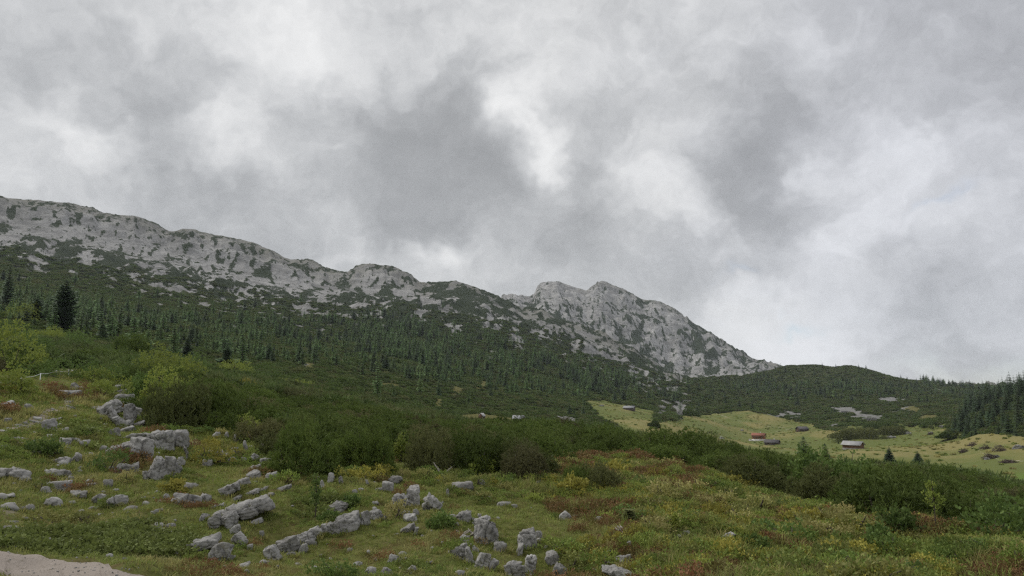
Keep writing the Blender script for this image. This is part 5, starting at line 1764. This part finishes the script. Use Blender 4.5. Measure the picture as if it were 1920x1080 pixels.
for flag, nm, protos, labs, stuffname, stufflab in [
    (isl, 'larch_tree', LAR, [('light green larch in the forest on the left mountain slope', 'larches on the left slope'), ('light green larch on the wooded hill behind the meadow', 'larches on the right hill'), ('', '')],
     'larch_forest', 'far larch forest on the slopes below the mountains'),
    (~isl, 'spruce_tree', SPR, [('dark spruce in the forest on the left mountain slope', 'spruces on the left slope'), ('dark spruce on the wooded hill behind the meadow', 'spruces on the right hill'), ('dark spruce in the stand at the right picture edge beside the meadow', 'spruces at the right edge')],
     'spruce_forest', 'far dark spruce forest on the slopes and the right hill')]:
    ids = np.nonzero(flag)[0]
    ids = ids[np.argsort(-app[ids])]
    solo, rest = ids[:240], ids[240:]
    for i in solo:
        o = obj(nm, protos[int(tr.integers(4))], None, (x[i], y[i], zz[i] - 0.2), ROT[i], SCL[i])
        z_ = 2 if (u[i] > 1780 and d[i] < 1000) else (0 if u[i] < 1280 else 1)
        tag(o, labs[z_][0], 'tree', labs[z_][1])
    scatter(stuffname, stufflab, 'forest', protos, np.stack([x, y, zz - 0.2], -1)[rest], ROT[rest], SCL[rest], tr.integers(0, 4, len(rest)))
print('TREES', len(x), 'SHRUBS far', len(Pf), 'near', len(sn), 'GRASS', len(Pg))

# shrub clumps standing in the meadow
CL = [(1610, 822, 80, 22, 'long dark pine clump on the meadow beside the light-roofed barn'), (1655, 803, 60, 12, 'low dark pine clump behind the long clump on the meadow'), (1674, 816, 50, 18, 'dark domed pine clump on the meadow right of the long clump'),
      (1226, 802, 22, 16, 'small dark pine clump in the middle of the left meadow'), (1290, 780, 34, 18, 'dark pine clump right of the white rock face'), (1222, 768, 14, 6, 'small pine clump at the upper edge of the left meadow'), (1790, 822, 44, 14, 'dark spreading pine clump at the foot of the right spruce stand'),
      (1710, 800, 10, 8, 'tiny lone conifer bush on the upper right meadow')]
for i, (u_, v_, w_, h_, lab) in enumerate(CL):
    p = at(u_, v_, 200)
    dd_ = float(np.hypot(p[0], p[1]))
    m_ = dd_ / FPX
    r_ = np.random.default_rng(700 + i)
    b = Bag()
    n = max(4, int(w_ * 0.75))
    Wm, Hm = w_ * m_, h_ * m_
    for k_ in range(n):
        f = r_.uniform(-0.5, 0.5)
        hh = Hm * math.sqrt(max(0.06, 1 - (2 * f) ** 2)) * r_.uniform(0.65, 1.05)
        px_, py_ = f * Wm, r_.uniform(-0.5, 0.9) * Wm * 0.3
        bw = r_.uniform(0.10, 0.18) * Wm + 1.0
        cx_ = np.concatenate([np.zeros((1, 2)), r_.normal(0, 0.3 * bw, (2, 2))])
        pp, dr_ = dome_points(r_, 120, (cx_, np.array([bw * .5, bw * .35, bw * .35]), np.array([hh, hh * .8, hh * .7])), (0.8, 1.05))
        vv_, ff_ = needles(pp + np.array([px_, py_, 0]), unit(dr_ * 0.6 + np.array([0, 0, 1.0])), 7, 0.9, 0.14, 0.5, r_)
        b.add(vv_, ff_, 0)
    o = obj('pine_clump', b.mesh('pine_clump', [M['mugo_far']]), None, (p[0], p[1], p[2] - 0.3), (0, 0, -math.atan2(p[0], p[1])))
    tag(o, lab, 'shrub clump')

# tussocks and weeds that roughen the meadow
x, y = jgrid(285, 1050, 4.6, fr, 0.5)
k = grid_at(meadow, x, y) & visible(x, y, 0.5) & (fr.random(len(x)) < np.clip(0.22 + 0.9 * fbm(x, y, 40, 3, 0.55, 95), 0.03, 0.8))
x, y = x[k], y[k]
TUS = [make_herb(990 + i, 40, 0.35, 0.5, 0.16, 0.55, ['grass', 'heath_green', 'grass_dry'][i], 0.8) for i in range(3)]
st_ = fr.uniform(0.5, 1.5, len(x))
scatter('meadow_tussocks', 'rough tussocks dotting the valley meadow', 'grass', TUS, np.stack([x, y, H(x, y) - 0.05], -1), foot_rot(len(x), fr, 0.05), np.stack([st_, st_, st_ * 0.8], -1), fr.integers(0, 3, len(x)))

# ------------------------------------------------------------------ alpine huts
def wood_mat(name, c):
    def f(b, bs):
        o = b.coords()
        n = b.noise(b.vmath('MULTIPLY', o, (0.4, 0.4, 6.0)), 2.0, 5, 0.6)
        n2 = b.noise(o, 0.9, 4, 0.6)
        k = b.math('MULTIPLY', b.ramp(n, 0.3, 0.7, 0.75, 1.2), b.ramp(n2, 0.3, 0.7, 0.8, 1.15))
        setc(b, bs, b.vmath('SCALE', c, s=k))
    return mat(name, f, 0.85, 0.15)


M['wood_dark'] = wood_mat('weathered_dark_timber', (0.085, 0.066, 0.054))
M['wood_orange'] = wood_mat('orange_stained_timber', (0.27, 0.120, 0.058))
M['wood_brown'] = wood_mat('brown_timber', (0.17, 0.095, 0.060))
M['roof_grey'] = m_plain('grey_shingles', (0.30, 0.30, 0.31), 0.2, 1.5)
M['roof_pale'] = m_plain('pale_metal_sheet', (0.36, 0.355, 0.35), 0.12, 0.8, 0.5, 0.4)
M['roof_dark'] = m_plain('dark_shingles', (0.105, 0.098, 0.10), 0.25, 1.5)
M['roof_red'] = m_plain('red_brown_tiles', (0.30, 0.125, 0.085), 0.2, 1.5)
M['plaster'] = m_plain('white_plaster', (0.72, 0.70, 0.66), 0.08, 1.0)
M['stone'] = m_plain('grey_rubble_stone', (0.30, 0.29, 0.27), 0.3, 2.0)
M['glass'] = m_plain('dark_window_glass', (0.03, 0.035, 0.04), 0.1, 1.0, 0.15, 0.5)


def one(name, mt, parent, fn, sm=False):
    b = Bag()
    fn(b)
    return obj(name, b.mesh(name, [M[mt]], sm), parent)


def hut(u, v, L_, D_, wh, rh, yaw, wall, roof, label, name='hut', cat='hut', base=None, windows=0, rows=1, door=True, chimney=False, rmin=200, eave=0.6, dist=None):
    """gabled house: length L_ along local x (ridge), depth D_, wall height wh, roof rise rh"""
    if dist:
        d = pix_dir(u, v)
        d = d / np.hypot(d[0], d[1]) * dist
        p = np.array([d[0], d[1], float(H(d[0], d[1]))])
    else:
        p = at(u, v, rmin)
    e = bpy.data.objects.new(name, None)
    COL.objects.link(e)
    e.location = p
    e.rotation_euler = (0, 0, yaw - math.atan2(p[0], p[1]))
    tag(e, label, cat)
    bz = 0.0
    if base:
        bz = base[1]
        one('stone_base', base[0], e, lambda b: b.box((0, 0, bz / 2 - 0.6), (L_ + 0.12, D_ + 0.12, bz + 1.2)))
    l, d_ = L_ / 2, D_ / 2

    def body(b):
        vs = [(-l, -d_, bz - 0.8 * (not base)), (l, -d_, bz - 0.8 * (not base)), (l, d_, bz - 0.8 * (not base)), (-l, d_, bz - 0.8 * (not base)), (-l, -d_, bz + wh), (l, -d_, bz + wh), (l, d_, bz + wh), (-l, d_, bz + wh), (-l, 0, bz + wh + rh), (l, 0, bz + wh + rh)]
        b.add(np.array(vs), np.array([(0, 1, 5, 4), (1, 2, 6, 5), (2, 3, 7, 6), (3, 0, 4, 7), (4, 5, 9, 8), (6, 7, 8, 9), (5, 6, 9, 9), (7, 4, 8, 8)]))
    w = one('wall', wall, e, body)

    def roof_fn(b):
        th = 0.22
        for s in (-1, 1):
            ey = s * (d_ + eave)
            ez = bz + wh - rh * eave / d_ + 0.05
            top = bz + wh + rh + 0.05
            x0, x1 = -l - eave, l + eave
            vs = [(x0, 0, top), (x1, 0, top), (x1, ey, ez), (x0, ey, ez), (x0, 0, top + th), (x1, 0, top + th), (x1, ey, ez + th), (x0, ey, ez + th)]
            b.add(np.array(vs), np.array([(0, 1, 2, 3), (4, 7, 6, 5), (0, 4, 5, 1), (1, 5, 6, 2), (2, 6, 7, 3), (3, 7, 4, 0)]))
    ro = one('roof', roof, e, roof_fn)
    if chimney:
        one('chimney', 'plaster', ro, lambda b: (b.box((l * 0.3, 0.6, bz + wh + rh + 0.35), (0.6, 0.6, 1.5)), b.box((l * 0.3, 0.6, bz + wh + rh + 1.15), (0.8, 0.8, 0.14))))
    for rw in range(rows):
        for k in range(windows):
            xk = -l + L_ * (k + 0.7) / (windows + 0.4)
            zk = bz + wh * ((rw + 0.55) / rows)
            wn = one('window', 'plaster' if base else 'wood_brown', e, lambda b: b.box((xk, -d_ - 0.03, zk), (1.0, 0.08, 1.1)))
            one('pane', 'glass', wn, lambda b: b.box((xk, -d_ - 0.08, zk), (0.76, 0.05, 0.86)))
    if door:
        dr = one('door', 'wood_brown' if wall != 'wood_brown' else 'wood_dark', e, lambda b: b.box((-l - 0.04, 0.3, bz + 1.0), (0.1, 1.1, 2.0)))
        one('door_frame', 'wood_dark', dr, lambda b: (b.box((-l - 0.05, -0.32, bz + 1.0), (0.13, 0.12, 2.1)), b.box((-l - 0.05, 0.92, bz + 1.0), (0.13, 0.12, 2.1)), b.box((-l - 0.05, 0.3, bz + 2.1), (0.13, 1.36, 0.12))))
    return e


hut(1600, 841, 10.8, 6.4, 2.2, 1.8, R(-24), 'wood_brown', 'roof_pale', 'long timber barn with pale sheet roof on the right meadow', 'barn', 'barn', base=('stone', 0.4), windows=0, eave=0.9)
fh = hut(1423, 826, 10.0, 8.0, 3.4, 1.6, R(-14), 'wood_orange', 'roof_red', 'orange timber farmhouse on a white base in the meadow', 'farmhouse', 'house', base=('plaster', 1.4), windows=4, rows=2, chimney=True, eave=0.9)
one('balcony', 'wood_brown', fh, lambda b: (b.box((0, -4.5, 3.3), (9.8, 0.9, 0.14)), b.box((0, -4.9, 3.8), (9.8, 0.08, 0.8))))
one('terrace', 'plaster', fh, lambda b: (b.box((-6.4, -2.0, 0.0), (2.6, 6.0, 0.8)), b.box((-7.6, -2.0, 0.8), (0.2, 5.8, 0.8))))
hut(1448, 834, 11.0, 7.0, 2.1, 2.0, R(-16), 'wood_dark', 'roof_dark', 'dark timber stable just right of the orange farmhouse', 'stable', 'stable', windows=2, chimney=True)
hut(1504, 809, 8.5, 8.0, 2.2, 2.2, R(30), 'wood_dark', 'roof_dark', 'small dark hut high on the meadow above the farmhouse', 'hut', 'hut', windows=0)
hut(1180, 769, 10.0, 6.0, 2.2, 1.7, R(-18), 'wood_dark', 'roof_grey', 'small grey-roofed hut on the upper left meadow', 'hut', 'hut', windows=2)
hut(972, 797, 3.0, 3.2, 2.3, 0.8, R(-16), 'wood_dark', 'roof_grey', 'small dark hut with grey roof among the pines near the centre', 'hut', 'hut', windows=1, eave=0.55, rmin=225)
hut(904, 787, 1.7, 1.6, 1.3, 0.9, R(60), 'wood_dark', 'roof_pale', 'tiny pale-roofed shed at the edge of the clearing near the centre', 'shed', 'shed', windows=0, eave=0.2, rmin=225)

# white car on the meadow
p = at(1354, 823, 400)
e = bpy.data.objects.new('parked_car', None)
COL.objects.link(e)
e.location = p
e.rotation_euler = (0, 0, R(8))
tag(e, 'white car parked alone on the meadow left of the farmhouse', 'car')
M['carpaint'] = m_plain('white_car_paint', (0.78, 0.78, 0.77), 0.03, 1.0, 0.35, 0.5)
M['tyre'] = m_plain('tyre_rubber', (0.03, 0.03, 0.03), 0.1)


def carbody(b):
    prof = [(-2.2, 0.35), (-2.25, 0.85), (-2.05, 1.0), (-1.75, 1.55), (0.3, 1.62), (0.95, 1.08), (2.0, 0.92), (2.15, 0.6), (2.1, 0.35)]
    n = len(prof)
    vs = [(x_, -0.85 + (0.12 if z_ > 1.3 else 0), z_) for x_, z_ in prof] + [(x_, 0.85 - (0.12 if z_ > 1.3 else 0), z_) for x_, z_ in prof]
    fs = [(i, (i + 1) % n, n + (i + 1) % n, n + i) for i in range(n)]
    for o_ in (0, n):
        for i in range(1, n - 1):
            fs.append((o_, o_ + i, o_ + i + 1, o_ + i + 1))
    b.add(np.array(vs), np.array(fs))


one('body', 'carpaint', e, carbody)
for s in (-1, 1):
    one('side_window', 'glass', e, lambda b: b.box((-0.55, s * 0.80, 1.28), (2.1, 0.09, 0.42)))
    for xw in (-1.35, 1.35):
        one('wheel', 'tyre', e, lambda b: b.tube([(xw, s * 0.68, 0.33), (xw, s * 0.9, 0.33)], [0.33, 0.33], 14))

# ------------------------------------------------------------------ rocks out on the meadow and pale cliffs
FAR = [(1391, 808, 8, 4, 'single white rock on the meadow above the farmhouse'), (1274, 781, 26, 18, 'bright white rock face at the upper edge of the meadow'), (1239, 779, 14, 9, 'smaller white rock face left of the bright one'),
       (1240, 768, 22, 9, 'grey rock step above the smaller white rock face'), (1632, 792, 44, 12, 'pale sloping limestone slab at the foot of the wooded hill'), (1588, 776, 34, 8, 'pale broken rocks above the sloping limestone slab'),
       (1492, 786, 30, 7, 'pale rocks at the top edge of the meadow behind the small dark hut'), (1672, 822, 16, 5, 'grey rocks below the domed pine clump'), (1702, 814, 16, 5, 'flat grey rocks right of the domed pine clump'), (1745, 813, 12, 4, 'dark flat rock on the upper right meadow'),
       (1770, 802, 16, 5, 'grey rocks at the top right corner of the meadow'), (1910, 842, 30, 8, 'pale rocks at the right edge of the meadow'), (1851, 862, 9, 5, 'white rock in front of the brush heap on the meadow trail'), (1869, 858, 10, 6, 'white rock right of the brush heap on the meadow trail'), (1565, 800, 20, 6, 'pale rubble left of the long pine clump'),
       (1072, 796, 30, 11, 'pale rock face under the pines right of the small centre hut'), (1128, 762, 12, 4, 'flat pale rocks in the upper left corner of the meadow'), (1228, 804, 6, 4, 'small white rock at the foot of the meadow pine clump')]
for (u, v, w, h, lab) in FAR:
    p = at(u, v, 200)
    o = place_rock(u, v, w * (0.85 if w < 25 else 0.55), h * 0.7, 'slab', 0.0, depth=0.5, sub=4, mt='rock_far')
    tag(o, lab, 'rock')

# heaps of cut brushwood on the right meadow
BR = [(1809, 848, 18, 7), (1856, 860, 26, 9), (1893, 868, 30, 5), (1825, 836, 18, 6), (1848, 842, 20, 7), (1874, 846, 24, 10), (1745, 815, 12, 4)]
BL = ['small brush heap on the trail at the left of the heaps', 'largest brown brush heap beside the white rock on the trail', 'long flat brush heap at the right meadow edge', 'brush heap nearest the right spruce stand on the left', 'brush heap in the middle of the upper row',
      'tall brush heap at the right of the upper row', 'lone small brush heap far up the right meadow']
for i, (u, v, w, h) in enumerate(BR):
    p = at(u, v, 200)
    m_ = float(np.hypot(p[0], p[1])) / FPX
    r_ = np.random.default_rng(800 + i)
    b = Bag()
    Wm, Hm = w * m_, h * m_
    for k in range(150):
        a_ = r_.uniform(0, 6.3)
        q = math.sqrt(r_.random())
        c = np.array([math.cos(a_) * q * Wm * 0.42, math.sin(a_) * q * Wm * 0.25, Hm * (1 - q * q) * r_.uniform(0.1, 1.0)])
        dr = unit(r_.normal(0, 1, 3) * np.array([1, 1, 0.35])) * Wm * r_.uniform(0.06, 0.16)
        b.tube([c - dr, c + dr], [0.09, 0.04], 3)
    o = obj('brush_heap', b.mesh('brush_heap', [M['brush']]), None, p, (0, 0, -math.atan2(p[0], p[1])))
    tag(o, BL[i], 'brush heap')

# ------------------------------------------------------------------ dead wood in the heath
DW = [(1300, 905, 46, 7, 9, 'pile of bleached dead branches on the heath crest right of centre'), (1355, 946, 10, 12, 3, 'forked pale dead branch sticking up in the right heath'), (1367, 952, 14, 6, 2, 'short pale log lying in the right heath'), (1308, 957, 6, 5, 2, 'tiny pale stick left of the forked dead branch'),
      (1725, 1015, 40, 10, 6, 'tangle of dead branches at the upper edge of the brown heath'), (1850, 1010, 50, 10, 8, 'line of grey dead branches along the crest of the brown heath'), (1895, 1032, 22, 9, 4, 'grey stump and roots at the right edge of the heath'), (1822, 1028, 14, 8, 3, 'small grey stump in the brown heath'),
      (1792, 1032, 10, 14, 3, 'white broken twig standing in the brown heath'), (1610, 992, 34, 12, 7, 'dark tangle of dead roots in the right heath'), (1676, 988, 22, 6, 3, 'pale fallen stick above the green herb bush'), (1165, 998, 24, 16, 8, 'weathered root stump among reddish heath right of centre'),
      (1750, 1068, 26, 6, 3, 'pale sticks lying near the bottom right corner'), (825, 890, 40, 34, 5, 'bare dead branches in front of the centre thicket'), (875, 1002, 36, 14, 7, 'reddish brown dead twigs left of the tallest boulder'), (1420, 905, 24, 16, 5, 'grey dead twigs at the left foot of the right shrub belt')]
for i, (u, v, w, h, n, lab) in enumerate(DW):
    p = at(u, v)
    m_ = float(np.hypot(p[0], p[1])) / FPX
    r_ = np.random.default_rng(850 + i)
    b = Bag()
    Wm, Hm = w * m_, h * m_
    for k in range(n):
        x0 = r_.uniform(-0.4, 0.4) * Wm
        a_ = r_.uniform(-1.1, 1.1) + (math.pi if r_.random() < 0.5 else 0)
        ln = Wm * r_.uniform(0.25, 0.6)
        up = min(Hm * r_.uniform(0.3, 1.0), ln)
        c = np.array([x0, r_.uniform(-0.2, 0.2) * Wm, -0.01])
        e_ = c + np.array([math.cos(a_) * ln, math.sin(a_) * ln * 0.5, up])
        mm = (c + e_) / 2 + r_.normal(0, 0.08, 3) * ln
        b.tube([c, mm, e_], [0.030, 0.022, 0.010], 5)
        b.tube([mm, mm + np.array([r_.normal(0, .3), r_.normal(0, .3), 0.5]) * ln * 0.4], [0.012, 0.004], 4)
    o = obj('dead_branch', b.mesh('dead_branch', [M['deadwood']]), None, p, (0, 0, -math.atan2(p[0], p[1])))
    tag(o, lab, 'dead wood')

# ------------------------------------------------------------------ electric fence with white tape on the left bank
M['tape'] = m_plain('white_fence_tape', (0.72, 0.73, 0.75), 0.05)
e = bpy.data.objects.new('fence', None)
COL.objects.link(e)
fp = at(105, 706)
e.location = fp
tag(e, 'white tape fence with thin posts on the grassy bank at the left', 'fence')
posts = [(-60, 748, 24), (-5, 738, 16), (38, 722, 13), (75, 714, 11), (105, 704, 8), (128, 708, 12)]
tops = []
for (u, v, h) in posts:
    p = at(u, v)
    d_ = float(np.hypot(p[0], p[1]))
    tp = p + np.array([0, 0, h * d_ / FPX])
    tops.append(tp)
    b = Bag()
    b.tube([p - fp - np.array([0, 0, .2]), tp - fp + np.array([0, 0, .03])], [0.022, 0.022], 6)
    obj('post', b.mesh('post', [M['tape']]), e)
for a_, c_ in zip(tops[:-1], tops[1:]):
    b = Bag()
    ts = np.linspace(0, 1, 9)
    pts = [a_ * (1 - t) + c_ * t - np.array([0, 0, 0.10 * 4 * t * (1 - t)]) - fp for t in ts]
    b.tube(pts, [0.013] * 9, 4)
    obj('tape', b.mesh('tape', [M['tape']]), e)
b = Bag()
pe = tops[-1]
q2 = at(142, 706)
b.tube([pe - fp, q2 + np.array([0, 0, 0.42]) - fp], [0.018, 0.018], 4)
obj('tape', b.mesh('tape', [M['tape']]), e)
b = Bag()
lo0, lo1 = tops[0] - np.array([0, 0, .45]), tops[2] - np.array([0, 0, .42])
b.tube([lo0 * (1 - t) + lo1 * t - fp for t in np.linspace(0, 1, 6)], [0.012] * 6, 4)
obj('lower_tape', b.mesh('lower_tape', [M['tape']]), e)

# ------------------------------------------------------------------ the air
b = Bag()
z0, z1 = float(Z.min()) - 1.5, float(Z.max()) + 25
b.box((0, 3480, (z0 + z1) / 2), (11400, 7120, z1 - z0))
hz = bpy.data.materials.new('haze')
hz.use_nodes = True
hz.node_tree.nodes.clear()
nb = NB(hz.node_tree)
pv_ = nb.n('ShaderNodeVolumePrincipled')
pv_.inputs['Color'].default_value = (0.86, 0.93, 1.0, 1)
pv_.inputs['Density'].default_value = 0.000042
mo = nb.n('ShaderNodeOutputMaterial')
nb.link(pv_.outputs[0], mo.inputs['Volume'])
me = b.mesh('haze', [hz])
o = obj('haze', me)
tag(o, 'thin pale mountain haze filling the valley air', 'haze', kind='stuff')
